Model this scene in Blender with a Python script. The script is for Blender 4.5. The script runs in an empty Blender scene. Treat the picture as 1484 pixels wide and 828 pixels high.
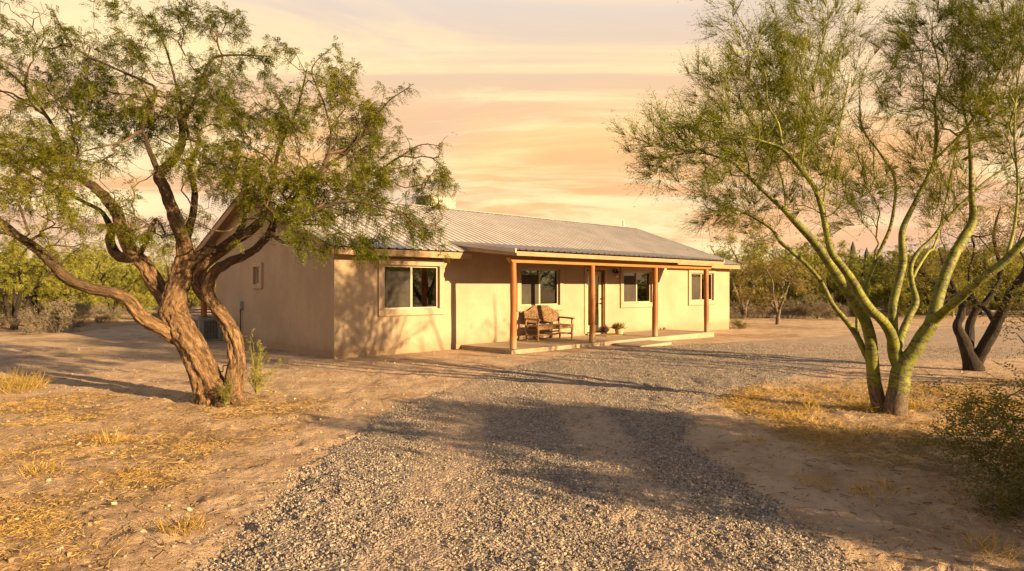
import bpy, math, random
import numpy as np
PI = math.pi
rng = np.random.default_rng(11)
random.seed(5)
F, H, CX, CY = 922.0, 1.67, 742.0, 416.0      # focal length in photo pixels, eye height, principal column, horizon row
scene = bpy.context.scene
COL = scene.collection

# ------------------------------------------------------------------ helpers
def P3(px, py, d):
    return np.array([(px - CX) / F * d, d, H + (CY - py) / F * d])

def _hash(i, j, k, s):
    n = (i.astype(np.int64) * 374761393 + j.astype(np.int64) * 668265263 + k.astype(np.int64) * 1274126177 + s * 974634777) & 0xffffffff
    n = ((n ^ (n >> 13)) * 1274126177) & 0xffffffff
    n = n ^ (n >> 16)
    return n / 2147483648.0 - 1.0

def vnoise(x, y, z, s=0):
    x, y, z = np.broadcast_arrays(np.asarray(x, float), np.asarray(y, float), np.asarray(z, float))
    i, j, k = np.floor(x), np.floor(y), np.floor(z)
    u, v, w = x - i, y - j, z - k
    u = u * u * (3 - 2 * u); v = v * v * (3 - 2 * v); w = w * w * (3 - 2 * w)
    out = 0
    for a in (0, 1):
        for b in (0, 1):
            for c in (0, 1):
                out = out + _hash(i + a, j + b, k + c, s) * (u if a else 1 - u) * (v if b else 1 - v) * (w if c else 1 - w)
    return out

def fbm(x, y, z, f, o=3, s=0):
    t, amp, tot = 0, 1.0, 0.0
    for q in range(o):
        t = t + amp * vnoise(np.asarray(x) * f, np.asarray(y) * f, np.asarray(z) * f, s + q * 17)
        tot += amp; amp *= .5; f *= 2.03
    return t / tot

def sstep(a, b, x):
    t = np.clip((np.asarray(x, float) - a) / (b - a), 0, 1)
    return t * t * (3 - 2 * t)

def unit(v):
    v = np.asarray(v, float)
    return v / (np.linalg.norm(v, axis=-1, keepdims=True) + 1e-12)

def props(o, label=None, cat=None, group=None, kind=None):
    if label: o['label'] = label
    if cat: o['category'] = cat
    if group: o['group'] = group
    if kind: o['kind'] = kind
    return o

def thing(name, label, cat, loc=(0, 0, 0), rz=0, group=None):
    o = bpy.data.objects.new(name, None)
    o.empty_display_size = .2
    COL.objects.link(o)
    o.location = loc; o.rotation_euler = (0, 0, rz)
    return props(o, label, cat, group)

def link(name, me, parent=None, loc=None, rz=0):
    o = bpy.data.objects.new(name, me)
    COL.objects.link(o)
    if parent is not None: o.parent = parent
    if loc is not None: o.location = loc
    if rz: o.rotation_euler = (0, 0, rz)
    return o

def np_mesh(name, V, Q, m, smooth=False, attrs=None):
    """mesh from arrays: V (n,3), Q (k,3 or 4); attrs {name: (n,) or (n,3)}"""
    me = bpy.data.meshes.new(name)
    V = np.asarray(V, np.float32); Q = np.asarray(Q, np.int32)
    k, w = Q.shape
    me.vertices.add(len(V)); me.vertices.foreach_set('co', V.ravel())
    me.loops.add(k * w); me.loops.foreach_set('vertex_index', Q.ravel())
    me.polygons.add(k)
    me.polygons.foreach_set('loop_start', np.arange(0, k * w, w, dtype=np.int32))
    me.polygons.foreach_set('loop_total', np.full(k, w, np.int32))
    me.polygons.foreach_set('use_smooth', np.full(k, smooth, bool))
    for an, av in (attrs or {}).items():
        av = np.asarray(av, np.float32)
        if av.ndim == 1:
            me.attributes.new(an, 'FLOAT', 'POINT').data.foreach_set('value', av)
        else:
            me.attributes.new(an, 'FLOAT_VECTOR', 'POINT').data.foreach_set('vector', av.ravel())
    me.update(calc_edges=True)
    me.materials.append(m)
    return me

class MB:
    """collects simple solids and links them as ONE mesh object"""
    def __init__(s): s.v, s.f = [], []
    def add(s, v, f):
        b = len(s.v); s.v += [tuple(map(float, p)) for p in v]; s.f += [tuple(b + i for i in q) for q in f]; return s
    def box(s, a, b):
        (x0, y0, z0), (x1, y1, z1) = a, b
        return s.hexa([(x0, y0, z0), (x1, y0, z0), (x1, y1, z0), (x0, y1, z0), (x0, y0, z1), (x1, y0, z1), (x1, y1, z1), (x0, y1, z1)])
    def hexa(s, p):
        return s.add(p, [(3, 2, 1, 0), (4, 5, 6, 7), (0, 1, 5, 4), (1, 2, 6, 5), (2, 3, 7, 6), (3, 0, 4, 7)])
    def prism(s, poly, axis, a, b):
        """poly = 2-D outline; extruded along axis (0 x, 1 y, 2 z) from a to b"""
        def mk(p, h):
            if axis == 0: return (h, p[0], p[1])
            if axis == 1: return (p[0], h, p[1])
            return (p[0], p[1], h)
        n = len(poly)
        return s.add([mk(p, a) for p in poly] + [mk(p, b) for p in poly],
                     [tuple(range(n))[::-1], tuple(range(n, 2 * n))] + [(i, (i + 1) % n, n + (i + 1) % n, n + i) for i in range(n)])
    def tube(s, pts, r, n=8, cap=True):
        pts = np.asarray(pts, float); rr = np.broadcast_to(np.asarray(r, float), (len(pts),))
        V, Q, _ = tube_arrays(pts, rr, n)
        f = [tuple(q) for q in Q]
        if cap: f += [tuple(range(n))[::-1], tuple(range(len(V) - n, len(V)))]
        return s.add(V, f)
    def lathe(s, prof, n=20, c=(0, 0)):
        V = [(c[0] + r * math.cos(2 * PI * i / n), c[1] + r * math.sin(2 * PI * i / n), z) for r, z in prof for i in range(n)]
        f = [(k * n + i, k * n + (i + 1) % n, (k + 1) * n + (i + 1) % n, (k + 1) * n + i) for k in range(len(prof) - 1) for i in range(n)]
        f += [tuple(range(n))[::-1], tuple(range(len(V) - n, len(V)))]
        return s.add(V, f)
    def build(s, name, m, parent=None, loc=None, rz=0, bevel=0, smooth=False):
        me = bpy.data.meshes.new(name); me.from_pydata(s.v, [], s.f); me.update()
        if m: me.materials.append(m)
        if smooth: me.polygons.foreach_set('use_smooth', np.full(len(me.polygons), True))
        o = link(name, me, parent, loc, rz)
        if bevel:
            md = o.modifiers.new('bevel', 'BEVEL'); md.width = bevel; md.segments = 2; md.limit_method = 'ANGLE'; md.angle_limit = math.radians(40)
        return o

def copy_tree(o, parent=None):
    c = o.copy(); COL.objects.link(c)
    if parent is not None: c.parent = parent
    for ch in list(o.children): copy_tree(ch, c)
    return c

def tube_arrays(pts, rad, n, bark=0.0, ph=0.0, v0=0.0):
    m = len(pts)
    t = np.gradient(pts, axis=0) if m > 2 else np.repeat((pts[-1:] - pts[:1]), m, 0)
    t = unit(t)
    ref = np.array([0, 0, 1.0]) if abs(t[0][2]) < .9 else np.array([1.0, 0, 0])
    N = np.zeros((m, 3)); u = unit(np.cross(t[0], ref))
    for i in range(m):
        u = u - t[i] * np.dot(u, t[i]); u = u / (np.linalg.norm(u) + 1e-12); N[i] = u
    B = np.cross(t, N)
    a = np.arange(n) * 2 * PI / n + ph
    ca, sa = np.cos(a), np.sin(a)
    ln = v0 + np.concatenate([[0], np.cumsum(np.linalg.norm(np.diff(pts, axis=0), axis=1))])
    R = np.repeat(rad[:, None], n, 1)
    co = np.stack([R * ca, R * sa, np.repeat(ln[:, None], n, 1)], -1)
    if bark:
        tw = ln[:, None] * .9
        q = np.cos(a[None] + tw) , np.sin(a[None] + tw)
        L1 = fbm(q[0] * 1.6, q[1] * 1.6, ln[:, None] * .8, 1.3, 3, 5)
        L2 = np.abs(fbm(q[0] * 1.15, q[1] * 1.15, ln[:, None] * 1.0, 4.2, 3, 9))
        R = R * (1 + bark * (.8 * L1 - 2.2 * np.clip(.20 - L2, 0, 1) * 1.6))
    V = pts[:, None] + R[..., None] * (ca[None, :, None] * N[:, None] + sa[None, :, None] * B[:, None])
    i, j = np.meshgrid(np.arange(m - 1), np.arange(n), indexing='ij')
    k = (j + 1) % n
    Q = np.stack([i * n + j, i * n + k, (i + 1) * n + k, (i + 1) * n + j], -1).reshape(-1, 4)
    return V.reshape(-1, 3), Q, co.reshape(-1, 3)

def spline(P, step):
    """Catmull-Rom resampling of rows (x, y, z, r)"""
    P = np.asarray(P, float)
    if len(P) == 2: P = np.vstack([P[0], (P[0] + P[1]) / 2, P[1]])
    E = np.vstack([2 * P[0] - P[1], P, 2 * P[-1] - P[-2]])
    out = []
    for i in range(len(P) - 1):
        p0, p1, p2, p3 = E[i:i + 4]
        k = max(2, int(np.linalg.norm((p2 - p1)[:3]) / step))
        t = (np.arange(k) / k)[:, None]
        out.append(.5 * (2 * p1 + (p2 - p0) * t + (2 * p0 - 5 * p1 + 4 * p2 - p3) * t ** 2 + (3 * p1 - p0 - 3 * p2 + p3) * t ** 3))
    out.append(P[-1:])
    return np.vstack(out)

# ------------------------------------------------------------------ materials
class NT:
    def __init__(s, tree): s.t = tree; tree.nodes.clear()
    def n(s, typ, _ins=None, **kw):
        nd = s.t.nodes.new(typ)
        for k, v in kw.items(): setattr(nd, k, v)
        for k, v in (_ins or {}).items():
            if hasattr(v, 'node') or isinstance(v, bpy.types.NodeSocket): s.t.links.new(v, nd.inputs[k])
            else: nd.inputs[k].default_value = v
        return nd
    def math(s, op, a, b=0.0, clamp=False):
        nd = s.n('ShaderNodeMath', {0: a, 1: b}, operation=op); nd.use_clamp = clamp; return nd.outputs[0]
    def vmath(s, op, a, b=(0, 0, 0)):
        return s.n('ShaderNodeVectorMath', {0: a, 1: b}, operation=op).outputs[0]
    def mix(s, f, a, b, mode='MIX'):
        nd = s.n('ShaderNodeMix', None, data_type='RGBA', blend_type=mode)
        for i, v in ((0, f), (6, a), (7, b)):
            if isinstance(v, bpy.types.NodeSocket): s.t.links.new(v, nd.inputs[i])
            else: nd.inputs[i].default_value = (*v, 1) if (i > 0 and len(v) == 3) else v
        return nd.outputs[2]
    def noise(s, v, scale, detail=4, rough=.55, dist=0, out=0):
        return s.n('ShaderNodeTexNoise', {'Vector': v, 'Scale': scale, 'Detail': detail, 'Roughness': rough, 'Distortion': dist}).outputs[out]
    def ramp(s, f, stops):
        nd = s.n('ShaderNodeValToRGB', {0: f}); cr = nd.color_ramp
        while len(cr.elements) < len(stops): cr.elements.new(.5)
        for e, (p, c) in zip(cr.elements, stops): e.position = p; e.color = (*c, 1) if not isinstance(c, float) else (c, c, c, 1)
        return nd.outputs[0]
    def rng(s, v, a, b, c=0.0, d=1.0):
        return s.n('ShaderNodeMapRange', {0: v, 1: a, 2: b, 3: c, 4: d}, interpolation_type='SMOOTHSTEP').outputs[0]
    def bump(s, h, strength=.5, dist=.02, nrm=None):
        i = {'Height': h, 'Strength': strength, 'Distance': dist}
        if nrm is not None: i['Normal'] = nrm
        return s.n('ShaderNodeBump', i).outputs[0]

def mat(name):
    m = bpy.data.materials.new(name); m.use_nodes = True
    return m, NT(m.node_tree)

def finish(t, col, rough=.8, nrm=None, **kw):
    i = {'Base Color': col if isinstance(col, bpy.types.NodeSocket) else (*col, 1), 'Roughness': rough}
    if nrm is not None: i['Normal'] = nrm
    for k, v in kw.items(): i[k.replace('_', ' ')] = v
    b = t.n('ShaderNodeBsdfPrincipled', i)
    t.n('ShaderNodeOutputMaterial', {0: b.outputs[0]})
    return b

def objco(t): return t.n('ShaderNodeTexCoord').outputs['Object']

def simple(name, c, rough=.7, var=.25, scale=8, bump=.15, bscale=60, **kw):
    m, t = mat(name); o = objco(t)
    f = t.noise(o, scale, 5, .6)
    c0 = tuple(x * (1 - var) for x in c); c1 = tuple(min(1, x * (1 + var)) for x in c)
    col = t.mix(t.rng(f, .3, .7), c0, c1)
    finish(t, col, rough, t.bump(t.noise(o, bscale, 4), bump, .01), **kw)
    return m

M = {}
def mk_stucco(name, base, dirt=True):
    m, t = mat(name); o = objco(t)
    big = t.noise(o, .7, 5, .6); fine = t.noise(o, 9, 5, .65)
    st = t.noise(t.vmath('MULTIPLY', o, (3.0, 3.0, .35)), 1.6, 5, .6)
    col = t.mix(t.rng(big, .3, .7), tuple(x * .86 for x in base), tuple(min(1, x * 1.1) for x in base))
    col = t.mix(t.math('MULTIPLY', t.rng(fine, .35, .7), .25), col, tuple(x * .72 for x in base))
    col = t.mix(t.math('MULTIPLY', t.rng(st, .48, .75), .2), col, tuple(x * .68 for x in base))
    if dirt:   # splash stain along the foot of the wall, ragged
        z = t.n('ShaderNodeSeparateXYZ', {0: o}).outputs[2]
        zz = t.math('ADD', z, t.math('MULTIPLY', t.noise(o, 3.5, 5), -.5))
        col = t.mix(t.math('MULTIPLY', t.rng(zz, .22, -.3), .75), col, (.29, .19, .115))
    h = t.math('ADD', t.noise(o, 45, 4, .6), t.math('MULTIPLY', t.noise(o, 11, 3), 1.2))
    finish(t, col, .92, t.bump(h, .2, .006))
    return m
M['stucco'] = mk_stucco('stucco', (.415, .318, .225))
M['trim'] = mk_stucco('trim_stucco', (.45, .34, .24), False)
M['found'] = mk_stucco('foundation_plaster', (.42, .325, .23))
M['fascia'] = simple('tan_board_paint', (.34, .215, .115), .6, .12, 3, .1, 90)
M['soffit'] = simple('soffit_paint', (.36, .24, .14), .8, .12, 4)
M['frame'] = simple('almond_vinyl', (.46, .39, .29), .45, .06, 5, .03)
M['blind'] = simple('cream_blind', (.62, .56, .42), .6, .08, 6, .05)
M['curtain'] = simple('curtain_cloth', (.52, .42, .20), .9, .1, 8, .1)
M['screen'] = simple('insect_screen', (.038, .032, .025), .75, .3, 2.5, .05, 400)
M['dark'] = simple('dark_metal', (.028, .023, .02), .5, .2, 10, .1)
M['steel'] = simple('galvanised_steel', (.50, .48, .45), .4, .12, 6, .05, Metallic=.6)
M['coolerbox'] = simple('cream_enamel', (.36, .33, .29), .5, .1, 3, .05)
M['acgrey'] = simple('grey_green_enamel', (.17, .19, .185), .5, .15, 6, .05)
M['acdark'] = simple('condenser_coil', (.05, .055, .055), .6, .3, 30, .2)
M['conduit'] = simple('grey_conduit', (.30, .29, .28), .5, .1, 12, .05)
M['door'] = simple('cream_door_paint', (.55, .44, .28), .5, .06, 4, .04)
M['jamb'] = simple('shadow_brown_jamb', (.16, .075, .03), .6, .2, 6, .1)  # dark brown holds the shadow on the door jamb
M['mat'] = simple('coir', (.30, .19, .075), .95, .3, 40, .6, 150)
M['brass'] = simple('dark_bronze', (.10, .06, .03), .35, .2, 30, .1, Metallic=.8)
M['lampglass'] = simple('amber_glass', (.45, .33, .17), .25, .1, 12, .05)
M['terracotta'] = simple('straw_basket', (.50, .37, .22), .9, .25, 25, .8, 45)
M['succulent'] = simple('dry_succulent', (.33, .27, .13), .8, .35, 18, .2)
M['red'] = simple('red_paint', (.35, .06, .04), .6, .3, 6)
M['rock'] = simple('rock', (.22, .16, .12), .9, .35, 14, .6, 40)
M['pale'] = simple('pvc', (.55, .5, .44), .5, .1, 10, .05)

def mk_concrete():
    m, t = mat('concrete'); o = objco(t)
    a = t.noise(o, 1.6, 6, .65); b = t.noise(o, 24, 4)
    col = t.mix(t.rng(a, .3, .7), (.33, .25, .175), (.43, .335, .24))
    col = t.mix(t.math('MULTIPLY', t.rng(b, .4, .75), .3), col, (.27, .19, .125))
    finish(t, col, .85, t.bump(t.noise(o, 60, 5), .3, .008)); return m
M['concrete'] = mk_concrete()

def mk_wood(name, c0, c1, rough=.55, axis=2):
    m, t = mat(name); o = objco(t)
    sc = [9.0, 9.0, 9.0]; sc[axis] = .55
    g = t.noise(t.vmath('MULTIPLY', o, tuple(sc)), 3.2, 6, .65, .6)
    big = t.noise(o, 2.1, 4)
    col = t.mix(t.rng(g, .32, .68), c0, c1)
    col = t.mix(t.math('MULTIPLY', t.rng(big, .5, .75), .35), col, tuple(x * .45 for x in c0))
    z = t.n('ShaderNodeSeparateXYZ', {0: o}).outputs[2]
    if axis == 2:   # weathered foot
        col = t.mix(t.math('MULTIPLY', t.rng(t.math('ADD', z, t.math('MULTIPLY', t.noise(o, 14, 3), -.3)), .35, -.05), .8), col, (.30, .22, .13))
    finish(t, col, rough, t.bump(g, .35, .012)); return m
M['post'] = mk_wood('stained_log', (.21, .07, .012), (.35, .13, .023))
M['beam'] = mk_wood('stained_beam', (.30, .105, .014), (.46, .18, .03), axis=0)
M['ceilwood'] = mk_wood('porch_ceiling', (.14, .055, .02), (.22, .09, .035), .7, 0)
M['bench'] = mk_wood('weathered_mesquite_wood', (.14, .07, .028), (.34, .20, .09), .6, 0)

def mk_benchback():
    m, t = mat('carved_panel'); o = objco(t)
    v = t.n('ShaderNodeTexVoronoi', {'Vector': o, 'Scale': 26.0}).outputs[0]
    n = t.noise(o, 14, 6, .7)
    h = t.math('ADD', n, t.math('MULTIPLY', v, .8))
    col = t.ramp(t.rng(h, .45, 1.05), [(0, (.36, .22, .10)), (.5, (.25, .14, .055)), (1, (.11, .055, .022))])
    finish(t, col, .6, t.bump(h, .7, .02)); return m
M['benchback'] = mk_benchback()

def mk_roof():
    m, t = mat('ribbed_metal_roofing'); o = objco(t)
    a = t.noise(o, 1.1, 5, .6); b = t.noise(t.vmath('MULTIPLY', o, (5.0, .35, 1.0)), 3, 4)
    col = t.mix(t.rng(a, .3, .7), (.45, .415, .38), (.55, .51, .465))
    col = t.mix(t.math('MULTIPLY', t.rng(b, .5, .8), .3), col, (.46, .39, .32))
    finish(t, col, .5, t.bump(t.noise(o, 2.5, 3), .1, .02), Metallic=.0); return m
M['roof'] = mk_roof()

def mk_glass():
    m, t = mat('window_glass')
    fr = t.n('ShaderNodeFresnel', {'IOR': 1.6}).outputs[0]
    f = t.math('ADD', t.math('MULTIPLY', fr, 1.3), .09, True)
    o = objco(t)
    nb = t.bump(t.noise(o, 1.3, 2), .06, .02)
    tr = t.n('ShaderNodeBsdfTransparent', {0: (.30, .32, .27, 1)}).outputs[0]
    gl = t.n('ShaderNodeBsdfGlossy', {'Color': (.9, .95, .85, 1), 'Roughness': .02, 'Normal': nb}).outputs[0]
    mx = t.n('ShaderNodeMixShader', {0: f, 1: tr, 2: gl}).outputs[0]
    t.n('ShaderNodeOutputMaterial', {0: mx}); return m
M['glass'] = mk_glass()

def mk_bark(name, c0, c1, c2, sc=1.0, bump=.9, young=0.0):
    m, t = mat(name)
    a = t.n('ShaderNodeAttribute', None, attribute_name='bark').outputs['Vector']
    v = t.vmath('MULTIPLY', a, (1.0, 1.0, .30))
    f = t.noise(v, 46 * sc, 6, .75, .9); g = t.noise(v, 15 * sc, 5, .65, .8)
    h = t.math('ADD', f, t.math('MULTIPLY', g, 1.1))
    col = t.ramp(t.rng(h, .75, 1.35), [(0, c0), (.5, c1), (1, c2)])
    sp = t.n('ShaderNodeSeparateXYZ', {0: a}).outputs
    rad = t.math('SQRT', t.math('ADD', t.math('MULTIPLY', sp[0], sp[0]), t.math('MULTIPLY', sp[1], sp[1])))
    col = t.mix(t.math('MULTIPLY', t.rng(rad, .10, .055), young), col, (.055, .034, .022))   # younger, thinner wood is darker
    finish(t, col, .9, t.bump(h, bump, .03)); return m
M['bark'] = mk_bark('mesquite_bark', (.030, .016, .009), (.18, .105, .052), (.36, .235, .13), 1.0, 1.0, .92)
M['twig'] = mk_bark('mesquite_twig', (.05, .03, .018), (.10, .065, .038), (.17, .115, .07), 1.0, .3)
M['darkbark'] = mk_bark('dark_bark', (.008, .006, .005), (.026, .018, .013), (.06, .042, .03))
M['greybark'] = mk_bark('grey_bark', (.06, .045, .035), (.15, .115, .085), (.24, .19, .145))
def mk_pv():
    m, t = mat('palo_verde_bark')
    a = t.n('ShaderNodeAttribute', None, attribute_name='bark').outputs['Vector']
    z = t.n('ShaderNodeSeparateXYZ', {0: t.n('ShaderNodeNewGeometry').outputs['Position']}).outputs[2]
    n1 = t.noise(a, 7, 5, .6); n2 = t.noise(t.vmath('MULTIPLY', a, (1, 1, 3.2)), 10, 5, .6, .5)
    n3 = t.noise(a, 55, 4, .6)
    col = t.mix(t.rng(n1, .3, .7), (.105, .128, .008), (.195, .205, .014))
    col = t.mix(t.math('MULTIPLY', t.rng(n3, .55, .75), .35), col, (.12, .13, .03))
    scar = t.rng(n2, .53, .575)
    col = t.mix(t.math('MULTIPLY', scar, .85), col, (.075, .05, .03))
    zz = t.math('ADD', z, t.math('MULTIPLY', t.noise(a, 13, 6, .8), -.75))
    foot = t.rng(zz, .0, -.08)
    ft = t.ramp(t.noise(t.vmath('MULTIPLY', a, (1, 1, .3)), 40, 5, .7), [(.35, (.03, .02, .013)), (.55, (.14, .095, .06)), (.75, (.27, .20, .13))])
    col = t.mix(foot, col, ft)
    h = t.math('ADD', t.math('MULTIPLY', n3, .4), t.math('ADD', t.math('MULTIPLY', scar, -.8), t.math('MULTIPLY', t.math('MULTIPLY', foot, n2), 2.0)))
    finish(t, col, .62, t.bump(h, .5, .02)); return m
M['pv'] = mk_pv()
M['pvtwig'] = simple('palo_verde_twig', (.22, .225, .035), .7, .3, 6, .05)

def mk_leaf(name, c0, c1, c2, trans=.35):
    m, t = mat(name)
    r = t.n('ShaderNodeNewGeometry').outputs['Random Per Island']
    a = t.n('ShaderNodeAttribute', None, attribute_name='tint').outputs['Fac']
    f = t.math('ADD', t.math('MULTIPLY', a, .65), t.math('MULTIPLY', r, .35))
    col = t.ramp(f, [(.1, c0), (.5, c1), (.92, c2)])
    d = t.n('ShaderNodeBsdfDiffuse', {0: col}).outputs[0]
    tl = t.n('ShaderNodeBsdfTranslucent', {0: t.mix(.5, col, (.20, .19, .02))}).outputs[0]
    g = t.n('ShaderNodeBsdfGlossy', {0: (.6, .55, .4, 1), 'Roughness': .45}).outputs[0]
    x = t.n('ShaderNodeMixShader', {0: trans, 1: d, 2: tl}).outputs[0]
    x = t.n('ShaderNodeMixShader', {0: .025, 1: x, 2: g}).outputs[0]
    t.n('ShaderNodeOutputMaterial', {0: x}); return m
M['mesq_leaf'] = mk_leaf('mesquite_leaf', (.040, .062, .007), (.110, .130, .011), (.26, .230, .019))
M['pv_leaf'] = mk_leaf('palo_verde_leaf', (.062, .095, .009), (.150, .175, .014), (.31, .285, .024))
M['bg_leaf'] = mk_leaf('scrub_leaf', (.14, .16, .03), (.255, .255, .047), (.38, .33, .07))
M['bg_leaf2'] = mk_leaf('scrub_leaf_dark', (.15, .175, .035), (.27, .28, .055), (.40, .36, .08))
M['olive_leaf'] = mk_leaf('dry_olive_leaf', (.17, .14, .045), (.27, .215, .065), (.36, .28, .09))
M['grey_leaf'] = mk_leaf('grey_shrub_leaf', (.14, .115, .08), (.23, .19, .135), (.33, .275, .20), .2)
M['brush_leaf'] = mk_leaf('brush_leaf', (.10, .105, .03), (.18, .175, .048), (.30, .26, .075))
M['straw'] = mk_leaf('straw', (.36, .22, .06), (.58, .38, .11), (.72, .52, .18), .25)
M['goldgrass'] = mk_leaf('golden_grass', (.30, .19, .05), (.48, .33, .09), (.62, .46, .15), .35)

def mk_ground():
    m, t = mat('desert_soil')
    p = t.n('ShaderNodeNewGeometry').outputs['Position']
    big = t.noise(p, .22, 6, .6, .4); mid = t.noise(p, 1.5, 6, .65, .3); fine = t.noise(p, 22, 6, .7); grit = t.noise(p, 120, 3, .6)
    col = t.ramp(t.rng(mid, .28, .72), [(0, (.38, .24, .135)), (.5, (.53, .37, .235)), (1, (.62, .455, .31))])
    straw = t.n('ShaderNodeAttribute', None, attribute_name='straw').outputs['Fac']
    sm = t.math('MULTIPLY', straw, t.rng(t.math('ADD', t.math('MULTIPLY', fine, .6), t.math('MULTIPLY', mid, .6)), .45, .75))
    col = t.mix(t.math('MULTIPLY', sm, .75), col, (.47, .30, .095))
    br = t.math('MULTIPLY', t.math('MULTIPLY', straw, 2.0, True), t.rng(t.noise(p, 2.3, 8, .78, .5), .44, .53))   # patches of dark leaf mould
    col = t.mix(t.math('MULTIPLY', br, .8), col, (.17, .10, .042))
    col = t.mix(t.math('MULTIPLY', t.rng(big, .52, .72), .35), col, (.38, .26, .15))
    col = t.mix(t.math('MULTIPLY', t.rng(fine, .5, .75), .35), col, (.30, .19, .115))
    col = t.mix(t.math('MULTIPLY', t.rng(grit, .62, .72), .5), col, (.55, .44, .33))
    v = t.n('ShaderNodeTexVoronoi', {'Vector': p, 'Scale': 48.0}, feature='F1')
    peb = t.rng(v.outputs[0], .30, .16)
    pc = t.math('MULTIPLY', peb, t.rng(t.noise(p, 5, 3), .5, .62))
    col = t.mix(t.math('MULTIPLY', pc, .6), col, t.mix(.5, v.outputs[1], (.45, .36, .27)))
    h = t.math('ADD', t.math('MULTIPLY', fine, 1.0), t.math('ADD', t.math('MULTIPLY', grit, .35), t.math('ADD', t.math('MULTIPLY', pc, .35), t.math('MULTIPLY', t.noise(p, 7, 5, .65), 2.2))))
    finish(t, col, .95, t.bump(h, .85, .04)); return m
M['ground'] = mk_ground()

def mk_gravel():
    m, t = mat('crushed_gravel')
    p = t.n('ShaderNodeNewGeometry').outputs['Position']
    v = t.n('ShaderNodeTexVoronoi', {'Vector': p, 'Scale': 42.0}, feature='F1')
    v2 = t.n('ShaderNodeTexVoronoi', {'Vector': p, 'Scale': 95.0}, feature='F1')
    cr = t.n('ShaderNodeSeparateColor', {0: v.outputs[1]}).outputs[0]
    col = t.ramp(cr, [(0, (.13, .11, .096)), (.35, (.23, .193, .162)), (.7, (.34, .28, .225)), (1, (.50, .42, .335))])
    fines = t.n('ShaderNodeAttribute', None, attribute_name='fines').outputs['Fac']
    nf = t.noise(p, 2.6, 6, .7, .3)
    fm = t.rng(t.math('ADD', fines, t.math('MULTIPLY', nf, 1.0)), .72, 1.1)
    sand = t.mix(t.rng(t.noise(p, 9, 5), .3, .7), (.36, .26, .175), (.47, .35, .245))
    col = t.mix(t.math('MULTIPLY', fm, .85), col, sand)
    hh = t.math('ADD', t.math('MULTIPLY', v.outputs[0], -1.4), t.math('MULTIPLY', v2.outputs[0], -.5))
    hh = t.math('MULTIPLY', hh, t.math('SUBTRACT', 1.0, t.math('MULTIPLY', fm, .6)))
    hh = t.math('ADD', hh, t.noise(p, 6, 5, .7))
    finish(t, col, .92, t.bump(hh, .8, .035)); return m
M['gravel'] = mk_gravel()
def mk_stone(name, stops):
    m, t = mat(name)
    r = t.n('ShaderNodeNewGeometry').outputs['Random Per Island']
    p = t.n('ShaderNodeNewGeometry').outputs['Position']
    col = t.ramp(r, stops)
    col = t.mix(t.math('MULTIPLY', t.noise(p, 150, 3), .35), col, (.17, .14, .115))
    finish(t, col, .88, t.bump(t.noise(p, 260, 3), .4, .004)); return m
M['stone'] = mk_stone('gravel_stone', [(0, (.14, .118, .10)), (.3, (.25, .205, .168)), (.65, (.40, .32, .25)), (.9, (.54, .44, .335)), (1, (.66, .57, .46))])
M['pebble'] = mk_stone('pebble', [(0, (.32, .21, .13)), (.6, (.48, .34, .22)), (1, (.60, .48, .36))])
M['litter'] = mk_stone('leaf_litter', [(0, (.11, .065, .03)), (.5, (.27, .16, .065)), (1, (.46, .31, .11))])
# ------------------------------------------------------------------ terrain
HC = np.array([-4.10, 14.67]); E1 = np.array([.738, .675]); E2 = np.array([-.675, .738])
HROT = math.atan2(.675, .738)
def st(x, y):
    dx, dy = np.asarray(x) - HC[0], np.asarray(y) - HC[1]
    return dx * E1[0] + dy * E1[1], dx * E2[0] + dy * E2[1]
def HW(s, t, z=0.0):
    q = HC + s * E1 + t * E2
    return (float(q[0]), float(q[1]), z)

def gz(x, y):
    x = np.asarray(x, float); y = np.asarray(y, float)
    s, t = st(x, y); r = np.hypot(x, y)
    o = np.maximum(np.maximum(-s - .2, s - 18.2), np.maximum(-t - 2.2, t - 9.5))
    k = .25 + .75 * sstep(0, 1.5, o)
    z = -.12 * np.clip((s - 8) / 10, 0, 1)
    z = z + k * .045 * fbm(x, y, 0, .33, 3, 3)
    z = z + k * .022 * fbm(x, y, 0, 1.7, 3, 21) * (1 - sstep(18, 45, r))
    z = z + .034 * fbm(x, y, 0, 6.0, 3, 41) * (1 - sstep(9, 20, r)) * (.4 + .6 * sstep(.8, 2.2, np.abs(x - .2)))
    z = z + .011 * fbm(x, y, 0, 20.0, 2, 61) * (1 - sstep(5, 10, r))
    z = z + .9 * sstep(60, 300, r) * fbm(x, y, 0, .012, 2, 81)
    return z
def g1(x, y): return float(gz(np.array([x]), np.array([y]))[0])

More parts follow.
